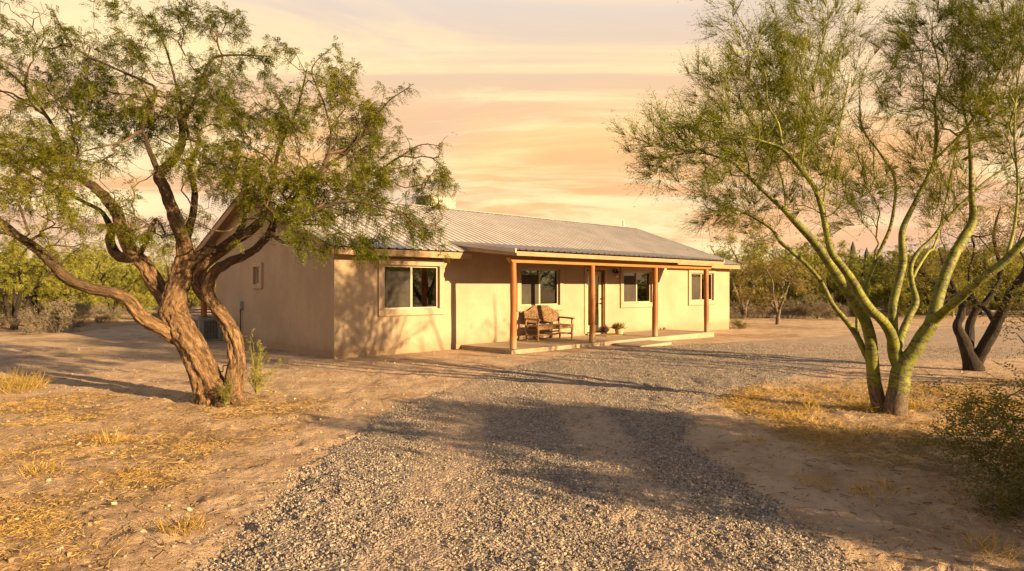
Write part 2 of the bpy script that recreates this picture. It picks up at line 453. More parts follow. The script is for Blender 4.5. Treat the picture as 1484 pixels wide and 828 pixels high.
DRV = np.array([(-1.7, -4), (-1.75, 3.74), (-1.81, 4.68), (-1.84, 5.62), (-1.82, 7.55), (-1.55, 8.85), (-1.11, 10.0), (-.66, 11.66), (.26, 13.51),
                (1.32, 15.55), (2.96, 17.3), (5.19, 18.75), (7.66, 20.2), (14.56, 25), (24, 30), (44, 38), (44, 27), (24, 19), (12.15, 15.3), (8.55, 14.0), (5.9, 12.3),
                (3.45, 10.1), (2.5, 8.7), (1.99, 7.55), (1.84, 6.58), (1.94, 5.62), (1.92, 4.35), (1.95, 3.74), (1.95, -4)])
def drv_sd(x, y):
    """signed distance to the driveway outline, positive inside"""
    x = np.asarray(x, float); y = np.asarray(y, float)
    d = np.full(x.shape, 1e9); ins = np.zeros(x.shape, bool)
    for a, b in zip(DRV, np.roll(DRV, -1, 0)):
        e = b - a; px, py = x - a[0], y - a[1]
        t = np.clip((px * e[0] + py * e[1]) / (e @ e), 0, 1)
        d = np.minimum(d, np.hypot(px - t * e[0], py - t * e[1]))
        c = ((a[1] > y) != (b[1] > y)) & (x < (b[0] - a[0]) * (y - a[1]) / (b[1] - a[1] + 1e-12) + a[0])
        ins ^= c
    return np.where(ins, d, -d)
def drv_sdn(x, y):
    return drv_sd(x, y) + .16 * fbm(x, y, 0, 1.3, 3, 7) + .07 * fbm(x, y, 0, 6, 2, 8)

def straw_mask(x, y):
    x = np.asarray(x, float); y = np.asarray(y, float)
    L = sstep(-2.0, -3.6, x + .25 * fbm(x, y, 0, .8, 2, 31) * 2) * (1 - sstep(9.0, 10.5, y))
    R = sstep(2.4, 3.6, x + .5 * fbm(x, y, 0, .8, 2, 32)) * (1 - sstep(10.5, 12.0, y)) * (.6 + .4 * sstep(6.3, 7.4, y + .6 * fbm(x, y, 0, .7, 2, 36)))
    n = sstep(-.25, .35, fbm(x, y, 0, .9, 4, 33))
    far = .35 * sstep(9, 20, y) * sstep(.0, .4, fbm(x, y, 0, .35, 3, 34)) * (drv_sd(x, y) < -.5)
    return np.clip((L + R) * (.25 + .75 * n) + far, 0, 1)

th = np.concatenate([np.radians(np.linspace(-52, 52, 470)), np.radians(np.arange(56, 308, 4.0))])
rr = np.concatenate([[.02], np.geomspace(.5, 1600, 640)])
A, R_ = np.meshgrid(th, rr)
X, Y = R_ * np.sin(A), R_ * np.cos(A)
def polar_quads(nr, na, wrap=True):
    i, j = np.meshgrid(np.arange(nr - 1), np.arange(na if wrap else na - 1), indexing='ij'); k = (j + 1) % na
    return np.stack([i * na + j, i * na + k, (i + 1) * na + k, (i + 1) * na + j], -1).reshape(-1, 4)
Zg = gz(X, Y)
V = np.stack([X, Y, Zg], -1).reshape(-1, 3)
Q = polar_quads(*X.shape)[:, ::-1]
link('ground', np_mesh('ground', V, Q, M['ground'], True, {'straw': straw_mask(X, Y).ravel()}))['kind'] = 'structure'

# gravel drive: a layer of its own that rises out of the soil with a ragged edge
sd = drv_sdn(X, Y)
tr = np.abs(np.abs(X - .1 - .12 * np.sin(Y * .35)) - .78)
fines = np.clip(.66 * (1 - sstep(.15, .55, tr)) * (1 - sstep(9, 14, Y)) + .12 * sstep(8, 14, np.hypot(X, Y)) + .25 * (1 - sstep(0, .35, sd)) + .42 * sstep(3.5, 9, X), 0, 1)
zl = Zg + np.clip(sd * .10, -.03, .022) + .012 * fbm(X, Y, 0, 9, 3, 71) * (1 - sstep(8, 16, R_)) * sstep(0, .2, sd)
ok = (sd > -.12).ravel()
Qd = Q[ok[Q].all(1)]
Qd = Qd[(V[Qd][:, :, 1].min(1) > -3)]
used = np.unique(Qd); mp = np.full(len(V), -1); mp[used] = np.arange(len(used))
Vd = V.copy(); Vd[:, 2] = zl.ravel()
link('driveway', np_mesh('driveway', Vd[used], mp[Qd], M['gravel'], True, {'fines': fines.ravel()[used]}))['kind'] = 'structure'

# loose stones, one angular 12-face pebble each
def stones(n, px, py, pz, size, m, name, label, cat):
    base = np.array([(x, y, z) for x in (-1, 1) for y in (-1, 1) for z in (-1, 1)], float) * .6
    base = base[None] + rng.normal(0, .17, (n, 8, 3))
    sc = size[:, None] * rng.uniform(.6, 1.25, (n, 3)) * np.array([1, 1, .72])
    v = base * sc[:, None]
    a = rng.uniform(0, 2 * PI, n); b = rng.normal(0, .5, n)
    c, s_ = np.cos(b)[:, None], np.sin(b)[:, None]
    v = np.stack([v[..., 0], v[..., 1] * c - v[..., 2] * s_, v[..., 1] * s_ + v[..., 2] * c], -1)
    c, s_ = np.cos(a)[:, None], np.sin(a)[:, None]
    v = np.stack([v[..., 0] * c - v[..., 1] * s_, v[..., 0] * s_ + v[..., 1] * c, v[..., 2]], -1)
    v += np.stack([px, py, pz + size * .22], -1)[:, None]
    f = np.array([(0, 1, 3), (0, 3, 2), (4, 6, 7), (4, 7, 5), (0, 4, 5), (0, 5, 1), (2, 3, 7), (2, 7, 6), (0, 2, 6), (0, 6, 4), (1, 5, 7), (1, 7, 3)])
    q = (np.arange(n)[:, None, None] * 8 + f[None]).reshape(-1, 3)
    return props(link(name, np_mesh(name, v.reshape(-1, 3), q, m)), label, cat, None, 'stuff')
N = 420000
y_ = 3.2 + 16 * rng.random(N) ** 1.9; x_ = np.where(y_ < 9, rng.uniform(-2.6, 4.0, N), rng.uniform(-2, 14, N))
keep0 = rng.random(N) < 1 - .6 * sstep(3.5, 8, x_); x_, y_ = x_[keep0], y_[keep0]; N = len(x_)
s_d = drv_sdn(x_, y_)
trk = np.abs(np.abs(x_ - .1 - .12 * np.sin(y_ * .35)) - .78)
keep = rng.random(N) < sstep(-.22, .12, s_d) * (1 - .70 * (1 - sstep(.10, .42, trk + .3 * fbm(x_, y_, 0, 1.6, 3, 12)))) * (.35 + .65 * sstep(-.3, .25, fbm(x_, y_, 0, 1.1, 3, 14)))
x_, y_ = x_[keep], y_[keep]; s_d = s_d[keep]
zz = gz(x_, y_) + np.clip(s_d * .10, -.0, .022)
stones(len(x_), x_, y_, zz, .0034 + .0085 * rng.random(len(x_)) ** 2.6 * (1 - .5 * sstep(5, 8, y_)) + .00040 * y_, M['stone'], 'gravel', 'loose crushed grey and tan gravel lying on the driveway', 'gravel')
N = 5000
y_ = 3.2 + 14 * rng.random(N) ** 1.5; x_ = rng.uniform(-1, 1, N) * (1.5 + y_ * .85)
keep = (drv_sd(x_, y_) < .1) & (rng.random(N) < .35 + .65 * sstep(-.2, .3, fbm(x_, y_, 0, .9, 2, 15)))
x_, y_ = x_[keep], y_[keep]
stones(len(x_), x_, y_, gz(x_, y_), .005 + .017 * rng.random(len(x_)) ** 4 + .0004 * y_, M['pebble'], 'pebbles', 'small tan pebbles strewn over the bare soil', 'pebbles')

# ------------------------------------------------------------------ blades: straw litter and grass
def blades(P, D, L, W, m, name, bend=.3, attr=None):
    """n ribbons of two quads; P root, D unit direction, L length, W width"""
    n = len(P); up = np.array([0, 0, 1.0])
    s_ = unit(np.cross(D, unit(rng.normal(0, 1, (n, 3)) + .2 * up)))
    mid = P + D * (L * .5)[:, None]
    tip = P + unit(D + rng.normal(0, bend, (n, 3)) - up * bend * .4) * L[:, None]
    w = (s_ * W[:, None]) / 2
    v = np.stack([P - w, P + w, mid - w * .8, mid + w * .8, tip - w * .15, tip + w * .15], 1).reshape(-1, 3)
    b = np.arange(n)[:, None, None] * 6
    q = (b + np.array([(0, 1, 3, 2), (2, 3, 5, 4)])[None]).reshape(-1, 4)
    tint = np.repeat(attr if attr is not None else np.full(n, .5), 6)
    return np_mesh(name, v, q, m, False, {'tint': tint})
def sph(az, el): return np.stack([np.cos(az) * np.cos(el), np.sin(az) * np.cos(el), np.sin(el)], -1)
N = 560000
y_ = 3.3 + 9.5 * rng.random(N) ** 1.3; x_ = rng.uniform(-1.05, 1.05, N) * (y_ * .9 + .6)
k = (rng.random(N) < straw_mask(x_, y_) ** 1.3 * .9 * (.25 + .75 * sstep(-.1, .35, fbm(x_, y_, 0, 3.0, 2, 35)))) & (drv_sdn(x_, y_) < -.1)
x_, y_ = x_[k], y_[k]; n = len(x_)
el = np.abs(rng.normal(0, .28, n))
P = np.stack([x_, y_, gz(x_, y_) + .002], -1)
me = blades(P, sph(rng.uniform(0, 2 * PI, n), el), rng.uniform(.02, .085, n), rng.uniform(.002, .0045, n), M['straw'], 'dry_grass', .35, np.clip(.5 + .5 * fbm(x_, y_, 0, 1.4, 2, 38), 0, 1))
props(link('dry_grass', me), 'trampled golden straw and short dry grass covering the soil', 'dry grass', None, 'stuff')
N = 60000
y_ = rng.uniform(6.2, 10.6, N); x_ = rng.uniform(2.3, 9.0, N)
k = (rng.random(N) < (.15 + .85 * sstep(-.05, .35, fbm(x_, y_, 0, 1.6, 3, 45))) * straw_mask(x_, y_)) & (drv_sdn(x_, y_) < -.15)
x_, y_ = x_[k], y_[k]; n = len(x_)
P = np.stack([x_, y_, gz(x_, y_)], -1)
me = blades(P, sph(rng.uniform(0, 2 * PI, n), np.abs(rng.normal(.25, .35, n))), rng.uniform(.05, .17, n), rng.uniform(.003, .006, n), M['straw'], 'dry_grass', .4, np.clip(.55 + .5 * fbm(x_, y_, 0, 1.4, 2, 38), 0, 1))
props(link('dry_grass', me), 'thick golden straw litter lying around the foot of the palo verde', 'dry grass', None, 'stuff')
N = 42000
y_ = 3.3 + 10 * rng.random(N) ** 1.3; x_ = rng.uniform(-1.05, 1.05, N) * (y_ * .9 + .6)
k = (drv_sdn(x_, y_) < .05) & (rng.random(N) < .3 + .7 * straw_mask(x_, y_))
x_, y_ = x_[k], y_[k]; n = len(x_)
P = np.stack([x_, y_, gz(x_, y_) + .004], -1)
props(link('leaf_litter', blades(P, sph(rng.uniform(0, 2 * PI, n), np.abs(rng.normal(0, .12, n))), .02 + .14 * rng.random(n) ** 3, rng.uniform(.004, .012, n), M['litter'], 'leaf_litter', .25)),
      'brown fallen leaves and broken twigs scattered on the ground', 'leaf litter', None, 'stuff')

def tuft(name, label, x, y, n, L, spread, m, group=None, cat='grass tuft'):
    a = rng.uniform(0, 2 * PI, n); r = spread * np.sqrt(rng.random(n))
    P = np.stack([r * np.cos(a), r * np.sin(a), np.zeros(n)], -1)
    D = unit(sph(a + rng.normal(0, .9, n), rng.uniform(.55, 1.4, n)))
    P[:, 2] = gz(x + P[:, 0], y + P[:, 1]) - g1(x, y) - .005
    me = blades(P, D, L * rng.uniform(.4, 1.15, n), rng.uniform(.003, .006, n), m, name, .35, rng.random(n))
    return props(link(name, me, None, (x, y, g1(x, y))), label, cat, group)
tuft('golden_grass', 'tall golden grass clump glowing in the sun at the left edge', -8.35, 10.35, 1100, .42, .62, M['goldgrass'], None, 'grass clump')
for i, (px, py, L, sp, n) in enumerate([(735, 0, 0, 0, 0)]): pass
TG = 'dry grass tufts on the bare soil'
for px, py, L, n, lab in [(1180, 702, .14, 70, 'small dry grass tuft alone on bare soil between driveway and right shrub'),
                          (1255, 716, .16, 80, 'straw coloured grass tuft just above the lower right pebbly patch'),
                          (1285, 708, .15, 70, 'pale grass tuft beside the right foreground shrub'),
                          (1410, 582, .26, 150, 'bright golden grass tuft right of the palo verde foot'),
                          (1262, 596, .24, 120, 'golden grass tuft at the left foot of the palo verde'),
                          (1322, 592, .22, 120, 'dry stalky tuft touching the right side of the palo verde foot'),
                          (1172, 596, .16, 130, 'rounded straw tuft in the sun left of the palo verde'),
                          (1090, 640, .13, 90, 'low straw tuft on the driveway shoulder'),
                          (265, 770, .15, 140, 'flattened yellow green grass patch in the lower left foreground'),
                          (60, 682, .16, 130, 'yellow green grass tuft at the lower left'),
                          (160, 640, .16, 100, 'sparse yellow tuft on the straw left of the mesquite'),
                          (1430, 800, .15, 100, 'golden tuft in the lower right corner')]:
    d = H * F / (py - CY)
    tuft('grass_tuft', lab, (px - CX) / F * d, d, n, L, .07 + .5 * L, M['goldgrass'] if n > 100 else M['straw'], TG)

# ------------------------------------------------------------------ the house
gr0 = 0.0
house = thing('house', 'single storey tan stucco ranch house with ribbed metal roof and log porch', 'house', HW(0, 0), HROT)
LEN, DEP, WT = 17.96, 8.22, .16
TR, ZR, ZE, SL = 4.9, 4.48, 2.61, .353
def zr(t): return ZE + SL * (t + .4) if t <= TR else ZR - SL * (t - TR)
def wall_grid(xs, zs, holes, topf, fm, thick, mb):
    """wall with openings: outer face at depth 0, inner at thick; fm(x, z, depth) -> point"""
    xs = sorted(set(xs + [h[0] for h in holes] + [h[1] for h in holes])); zs = sorted(set(zs + [h[2] for h in holes] + [h[3] for h in holes]))
    def solid(i, j):
        if not (0 <= i < len(xs) - 1 and 0 <= j < len(zs) - 1): return False
        cx, cz = (xs[i] + xs[i + 1]) / 2, (zs[j] + zs[j + 1]) / 2
        return not any(h[0] < cx < h[1] and h[2] < cz < h[3] for h in holes)
    top = len(zs) - 2
    for i in range(len(xs) - 1):
        for j in range(len(zs) - 1):
            if not solid(i, j): continue
            a, b, c, d = xs[i], xs[i + 1], zs[j], zs[j + 1]
            da, db = (topf(a), topf(b)) if j == top else (d, d)
            for q in (0, thick): mb.add([fm(a, c, q), fm(b, c, q), fm(b, db, q), fm(a, da, q)], [(0, 1, 2, 3) if q == 0 else (3, 2, 1, 0)])
            for (u0, w0, u1, w1, ni, nj) in ((a, c, a, da, i - 1, j), (b, c, b, db, i + 1, j), (a, c, b, c, i, j - 1), (a, da, b, db, i, j + 1)):
                if not solid(ni, nj): mb.add([fm(u0, w0, 0), fm(u1, w1, 0), fm(u1, w1, thick), fm(u0, w0, thick)], [(0, 1, 2, 3)])
WIN = [(1.30, 2.95, 1.11, 2.21), (5.88, 7.53, 1.11, 2.21), (10.72, 12.37, 1.11, 2.21), (14.96, 16.62, 1.12, 2.22)]
DOOR = (8.82, 9.74, .16, 2.23)
SW = (4.36, 4.86, 1.74, 2.24)
mb = MB()
wall_grid([0, LEN], [.15, 2.72], WIN + [DOOR], lambda x: 2.70, lambda x, z, q: (x, q, z), WT, mb)
wall_grid([WT, 2.4, TR, DEP - WT], [.15, 2.6], [SW], lambda t: zr(t) - .06, lambda t, z, q: (q, t, z), WT, mb)
wall_grid([WT, TR, DEP - WT], [.15, 2.6], [], lambda t: zr(t) - .06, lambda t, z, q: (LEN - q, t, z), WT, mb)
wall_grid([0, LEN], [.15, 2.72], [(3, 5.4, .16, 2.2)], lambda x: zr(DEP) - .06, lambda x, z, q: (x, DEP - q, z), WT, mb)
mb.build('wall', M['stucco'], house)
fb = MB()
fb.box((.012, .012, -.5), (LEN - .012, .16, .148)); fb.box((.012, .162, -.5), (.16, DEP - .012, .148))
fb.box((LEN - .16, .162, -.5), (LEN - .012, DEP - .012, .148)); fb.box((.162, DEP - .16, -.5), (LEN - .162, DEP - .012, .148))
fb.build('foundation', M['found'], house)
# room box behind the openings: floor and two inner walls
rb = MB(); rb.box((.2, .2, .0), (LEN - .2, DEP - .2, .14)); rb.build('floor', M['soffit'], house)
rb = MB(); rb.box((.2, 4.4, .145), (LEN - .2, 4.5, 2.7)); rb.box((8.2, .2, .145), (8.3, 4.39, 2.7)); rb.box((10.2, .2, .145), (10.3, 4.39, 2.7)); rb.build('inner_wall', M['trim'], house)
rb = MB(); rb.box((.18, .18, 2.60), (LEN - .18, DEP - .18, 2.64)); rb.build('ceiling', M['trim'], house)

def roof_strip(mb, s0, s1, za, zb, t0, t1, pitch=.23, h=.028):
    prof = []
    n0 = math.ceil((s0 + 1e-6) / pitch)
    prof.append((s0, 0))
    k = n0
    while k * pitch + .06 < s1 - .005:
        c = k * pitch + .03
        if c - .03 > s0 + .004: prof += [(c - .030, 0), (c - .016, h), (c + .016, h), (c + .030, 0)]
        k += 1
    prof.append((s1, 0))
    rows = [(t0, za, 0), (t1, zb, 0)]
    n = len(prof)
    v = []
    for (t, z, dz) in rows: v += [(s_, t, z + (hh if dz == 0 else -.006 + hh * 0)) for s_, hh in prof]
    f = [(r * n + i, r * n + i + 1, (r + 1) * n + i + 1, (r + 1) * n + i) for r in range(1) for i in range(n - 1)]
    mb.add(v, f)
PS0, PS1 = 3.66, 13.42
OV = .14
rf = MB()
roof_strip(rf, -.32, PS0, zr(-.44), ZR, -.44, TR)
roof_strip(rf, PS0, PS1, zr(.36), ZR, .36, TR)
roof_strip(rf, PS1, LEN + OV, zr(-.44), ZR, -.44, TR)
roof_strip(rf, -.32, LEN + OV, zr(10.3), ZR, 10.3, TR)
roof = rf.build('roof', M['roof'], house)
rc = MB()
for sg in (-1, 1): rc.hexa([(-.34, TR, ZR + .036), (LEN + OV + .02, TR, ZR + .036), (LEN + OV + .02, TR + sg * .16, ZR - .018), (-.34, TR + sg * .16, ZR - .018),
                            (-.34, TR, ZR + .044), (LEN + OV + .02, TR, ZR + .044), (LEN + OV + .02, TR + sg * .16, ZR - .010), (-.34, TR + sg * .16, ZR - .010)])
rc.build('ridge_cap', M['roof'], roof)
pr = MB(); ZP = lambda t: 2.575 + .122 * (t + 2.28)
roof_strip(pr, PS0 - .04, PS1, ZP(-2.30), ZP(.46), -2.30, .46)
proof = pr.build('porch_roof', M['roof'], house)
for sa in (PS0 - .075, PS1 + .002):
    fl = MB(); fl.hexa([(sa, -2.28, ZP(-2.28) - .075), (sa + .033, -2.28, ZP(-2.28) - .075), (sa + .033, .40, ZP(.40) - .075), (sa, .40, ZP(.40) - .075),
             (sa, -2.28, ZP(-2.28) + .030), (sa + .033, -2.28, ZP(-2.28) + .030), (sa + .033, .40, ZP(.40) + .030), (sa, .40, ZP(.40) + .030)])
    fl.build('flashing', M['roof'], proof)
# boards along the eaves and rakes
def board(name, a, b, m='fascia', bev=.006): MB().box(a, b).build(name, M[m], house, bevel=bev)
ZF = zr(-.42) - .035
board('fascia', (-.30, -.42, ZF - .16), (PS0 + .10, -.385, ZF))
board('fascia', (PS1 + .04, -.42, ZF - .16), (LEN + OV - .01, -.385, ZF))
board('porch_fascia', (PS0 - .03, -2.28, 2.43), (PS1 + .0, -2.243, ZP(-2.28) - .035))
for (ta, tb) in ((-.42, TR), (10.28, TR)):
    rk = MB(); rk.hexa([(-.30, ta, zr(ta) - .20), (-.26, ta, zr(ta) - .20), (-.26, tb, ZR - .20), (-.30, tb, ZR - .20),
             (-.30, ta, zr(ta) - .035), (-.26, ta, zr(ta) - .035), (-.26, tb, ZR - .035), (-.30, tb, ZR - .035)])
    rk.build('rake_board', M['fascia'], house); rk = MB(); rk.hexa([(LEN + OV - .045, ta, zr(ta) - .20), (LEN + OV - .01, ta, zr(ta) - .20), (LEN + OV - .01, tb, ZR - .20), (LEN + OV - .045, tb, ZR - .20),
             (LEN + OV - .045, ta, zr(ta) - .035), (LEN + OV - .01, ta, zr(ta) - .035), (LEN + OV - .01, tb, ZR - .035), (LEN + OV - .045, tb, ZR - .035)])
    rk.build('rake_board', M['fascia'], house)
for sa in (PS0 - .03, PS1 - .045):
    pk = MB(); pk.hexa([(sa, -2.24, 2.43), (sa + .04, -2.24, 2.43), (sa + .04, .02, 2.66), (sa, .02, 2.66),
             (sa, -2.24, ZP(-2.24) - .08), (sa + .04, -2.24, ZP(-2.24) - .08), (sa + .04, .02, ZP(.02) - .08), (sa, .02, ZP(.02) - .08)])
    pk.build('porch_rake_board', M['fascia'], house)
sf = MB()
for a, b in ((-.25, PS0 + .09), (PS1 + .05, LEN + .09)): sf.box((a, -.383, ZF - .145), (b, -.003, ZF - .125))
for ta, tb in ((-.38, TR), (10.2, TR)):   # underside boards of the left gable overhang and of the back slope
    sf.hexa([(-.258, ta, zr(ta) - .075), (-.004, ta, zr(ta) - .075), (-.004, tb, ZR - .075), (-.258, tb, ZR - .075),
             (-.258, ta, zr(ta) - .05), (-.004, ta, zr(ta) - .05), (-.004, tb, ZR - .05), (-.258, tb, ZR - .05)])
sf.hexa([(.0, DEP + .003, zr(DEP) - .085), (LEN, DEP + .003, zr(DEP) - .085), (LEN, 10.2, zr(10.2) - .085), (0, 10.2, zr(10.2) - .085),
         (.0, DEP + .003, zr(DEP) - .05), (LEN, DEP + .003, zr(DEP) - .05), (LEN, 10.2, zr(10.2) - .05), (0, 10.2, zr(10.2) - .05)])
sf.build('soffit', M['soffit'], house)
cl = MB(); cl.hexa([(PS0 + .02, -2.24, ZP(-2.24) - .085), (PS1 - .05, -2.24, ZP(-2.24) - .085), (PS1 - .05, -.002, ZP(0) - .085), (PS0 + .02, -.002, ZP(0) - .085),
                    (PS0 + .02, -2.24, ZP(-2.24) - .05), (PS1 - .05, -2.24, ZP(-2.24) - .05), (PS1 - .05, -.002, ZP(0) - .05), (PS0 + .02, -.002, ZP(0) - .05)])
k = 0
while PS0 + .5 + k * .61 < PS1 - .1:
    a = PS0 + .5 + k * .61; k += 1
    cl.hexa([(a, -2.235, ZP(-2.235) - .088 - .0), (a + .04, -2.235, ZP(-2.235) - .088), (a + .04, -.004, ZP(0) - .088), (a, -.004, ZP(0) - .088),
             (a, -2.235, 2.435), (a + .04, -2.235, 2.435), (a + .04, -.004, ZP(0) - .21), (a, -.004, ZP(0) - .21)][::1])
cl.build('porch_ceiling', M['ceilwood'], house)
bm_ = MB(); bm_.prism([(3.70, 2.40), (3.70, 2.385), (3.80, 2.275), (13.12, 2.275), (13.22, 2.385), (13.22, 2.40)], 1, -1.955, -1.805)
bm_.build('porch_beam', M['beam'], house, bevel=.008)
POSTS = [3.88, 6.90, 9.93, 12.95]
for i, s in enumerate(POSTS):
    n = 16
    zs = np.linspace(.02, 2.17, 16)
    pts = np.stack([.006 * np.sin(zs * 2 + i), .006 * np.cos(zs * 1.7 + i * 2), zs], -1)
    rad = .088 + .004 * np.sin(zs * 5 + i * 1.3) - .003 * zs
    p = MB(); p.tube(pts, rad, 18)
    p.build('porch_post', M['post'], house, (s, -1.88, .105), i * 1.1, smooth=False, bevel=0)
bp = MB(); bp.tube([(0, 0, -.1), (0, 0, 2.45)], .10, 14)
bp.build('back_post', M['post'], house, (.05, 9.64, .0))
bp = MB(); bp.tube([(0, 0, -.1), (0, 0, 2.45)], .10, 14)
bp.build('back_post', M['post'], house, (6.0, 9.64, .0))

def window(s0, s1, z0, z1, tw=.16, side=False, bl=.10, cur=None, trim=True):
    """sliding window: vinyl frame, screened left half, plain right half; parts of one 'window' part"""
    def q(x, y, z): return (y, x, z) if side else (x, y, z)
    def bx(m, a, b):
        A, B = q(*a), q(*b); m.box(tuple(min(i, j) for i, j in zip(A, B)), tuple(max(i, j) for i, j in zip(A, B)))
    fw = .045; f = MB(); y0, y1 = .030, .095
    bx(f, (s0 + .002, y0, z0 + .002), (s1 - .002, y1, z0 + fw)); bx(f, (s0 + .002, y0, z1 - fw), (s1 - .002, y1, z1 - .002))
    bx(f, (s0 + .002, y0, z0 + fw), (s0 + fw, y1, z1 - fw)); bx(f, (s1 - fw, y0, z0 + fw), (s1 - .002, y1, z1 - fw))
    sm = (s0 + s1) / 2
    bx(f, (sm - .03, y0 - .006, z0 + fw), (sm + .03, y1 - .004, z1 - fw))
    w = f.build('window' if not side else 'side_window', M['frame'], house, bevel=.004)
    if trim:
        t = MB(); p = -.06
        bx(t, (s0 - tw, p, z1 - .004), (s1 + tw, -.001, z1 + tw)); bx(t, (s0 - tw, p, z0 - tw), (s1 + tw, -.001, z0 + .004))
        bx(t, (s0 - tw, p, z0 + .004), (s0 + .0, -.001, z1 - .004)); bx(t, (s1 - .0, p, z0 + .004), (s1 + tw, -.001, z1 - .004))
        t.build('trim', M['trim'], w, bevel=.012)
    for a, b in ((s0 + fw, sm - .03), (sm + .03, s1 - fw)):
        g = MB(); yy = .062
        A = [q(a, yy, z0 + fw), q(b, yy, z0 + fw), q(b, yy, z1 - fw), q(a, yy, z1 - fw)]
        g.add(A + [q(x, yy + .006, z) for x, z in ((a, z0 + fw), (b, z0 + fw), (b, z1 - fw), (a, z1 - fw))], [(0, 1, 2, 3), (7, 6, 5, 4), (0, 4, 5, 1), (1, 5, 6, 2), (2, 6, 7, 3), (3, 7, 4, 0)])
        g.build('pane', M['glass'], w)
    s_ = MB(); bx(s_, (s0 + fw + .006, .040, z0 + fw + .006), (sm - .036, .044, z1 - fw - .006 - (bl if not side else 0))); s_.build('screen', M['screen'], w)
    if bl:
        b = MB()
        for k in range(4): bx(b, (s0 + fw + .01, .115, z1 - fw - .012 - (k + 1) * bl / 4), (s1 - fw - .01, .145, z1 - fw - .012 - k * bl / 4 - .006))
        b.build('blind', M['blind'], w)
    if cur:
        for ca, cb in cur:
            xs = np.linspace(ca, cb, 17); c = MB(); v = []
            for z in (z0 + .03, z1 - .06): v += [q(x, .22 + .025 * math.sin(i * 1.9), z) for i, x in enumerate(xs)]
            c.add(v, [(i, i + 1, 17 + i + 1, 17 + i) for i in range(16)]); c.build('curtain', M['curtain'], w, smooth=True)
    return w
window(*WIN[0]); window(*WIN[1], cur=[(7.18, 7.36)], bl=.13); window(*WIN[2], cur=[(12.16, 12.28)]); window(*WIN[3], tw=.17)
window(*SW, tw=.12, side=True, bl=0)
# door: recessed leaf with a tall glass light
dt = MB(); tw = .11
dt.box((DOOR[0] - tw, -.035, .155), (DOOR[0], -.001, DOOR[3])); dt.box((DOOR[1], -.035, .155), (DOOR[1] + tw, -.001, DOOR[3])); dt.box((DOOR[0] - tw, -.035, DOOR[3] + .001), (DOOR[1] + tw, -.001, DOOR[3] + .10))
lf = MB(); a, b, z0, z1 = DOOR[0] + .05, DOOR[1] - .05, DOOR[2] + .03, DOOR[3] - .05
lf.box((a, .09, z0), (a + .14, .135, z1)); lf.box((b - .14, .09, z0), (b, .135, z1)); lf.box((a + .14, .09, z0), (b - .14, .135, z0 + .22)); lf.box((a + .14, .09, z1 - .14), (b - .14, .135, z1))
door = lf.build('door', M['door'], house, bevel=.004)
dt.build('trim', M['trim'], door, bevel=.01)
jb = MB(); jb.box((DOOR[0] + .001, .005, DOOR[2]), (DOOR[0] + .048, .155, DOOR[3] - .002)); jb.box((DOOR[1] - .048, .005, DOOR[2]), (DOOR[1] - .001, .155, DOOR[3] - .002)); jb.box((DOOR[0] + .049, .005, DOOR[3] - .048), (DOOR[1] - .049, .155, DOOR[3] - .002))
jb.build('door_frame', M['jamb'], door)
MB().box((a + .141, .108, z0 + .221), (b - .141, .114, z1 - .141)).build('pane', M['glass'], door)
for z, l in ((1.12, 0), (1.27, 1)):
    hd = MB(); hd.tube([(b - .06, .092, z), (b - .06, .055, z)], .028, 14)
    if not l: hd.tube([(b - .06, .05, z), (b - .16, .045, z)], .010, 10)
    else: hd.tube([(b - .06, .056, z), (b - .06, .045, z)], .016, 10)
    hd.build('lock' if l else 'handle', M['brass'], door)
MB().box((DOOR[0] - .01, -.09, .115), (DOOR[1] + .01, .0, .158)).build('threshold', M['concrete'], door, bevel=.006)

# porch floor and pad
slab = MB(); slab.box((3.70, -2.02, -.35), (13.22, -.002, .11))
o = slab.build('patio', M['concrete'], None, HW(0, 0), HROT, bevel=.012); o['kind'] = 'structure'
bs = MB(); bs.box((-.1, DEP + .01, -.3), (LEN, 9.9, .03)); o = bs.build('back_patio', M['concrete'], None, HW(0, 0), HROT, bevel=.01); o['kind'] = 'structure'
pad = MB(); pad.prism([(7.42, -3.12), (9.18, -2.98), (9.30, -2.08), (7.65, -2.06), (7.34, -2.5)], 2, -.2, .055)
props(pad.build('step_slab', M['concrete'], None, HW(0, 0), HROT, bevel=.015), 'low broken concrete step slab lying against the porch edge', 'step')
MBm = MB()
v = [(8.85, -.95, .112), (9.75, -.95, .112), (9.75, -.18, .112), (8.85, -.18, .112)]
MBm.prism([(8.80, -.85), (9.78, -.85), (9.78, -.22), (8.80, -.22)], 2, .112, .128)
props(MBm.build('doormat', M['mat'], None, HW(0, 0), HROT, bevel=.004), 'flat brown coir doormat on the porch floor before the door', 'doormat')

# wall lamp
lamp = thing('wall_lamp', 'dark bronze wall lantern between the front door and the window', 'wall lamp', HW(10.22, 0, 0), HROT)
l = MB(); l.lathe([(.0, 0), (.055, 0), (.055, .012), (.0, .013)], 14)
for i, p in enumerate(l.v): l.v[i] = (p[0], -p[2], p[1] + 2.21)
l.tube([(0, -.01, 2.21), (0, -.07, 2.27), (0, -.13, 2.26), (0, -.14, 2.22)], .011, 8)
l.build('bracket', M['dark'], lamp)
l = MB(); l.lathe([(.012, 2.25), (.03, 2.235), (.085, 2.15), (.085, 2.138), (.02, 2.136)], 16, (0, -.14)); l.build('hood', M['dark'], lamp)
l = MB(); l.lathe([(.045, 2.135), (.065, 2.06), (.055, 2.0), (.01, 1.985)], 16, (0, -.14)); l.build('lamp_shade', M['lampglass'], lamp, smooth=True)
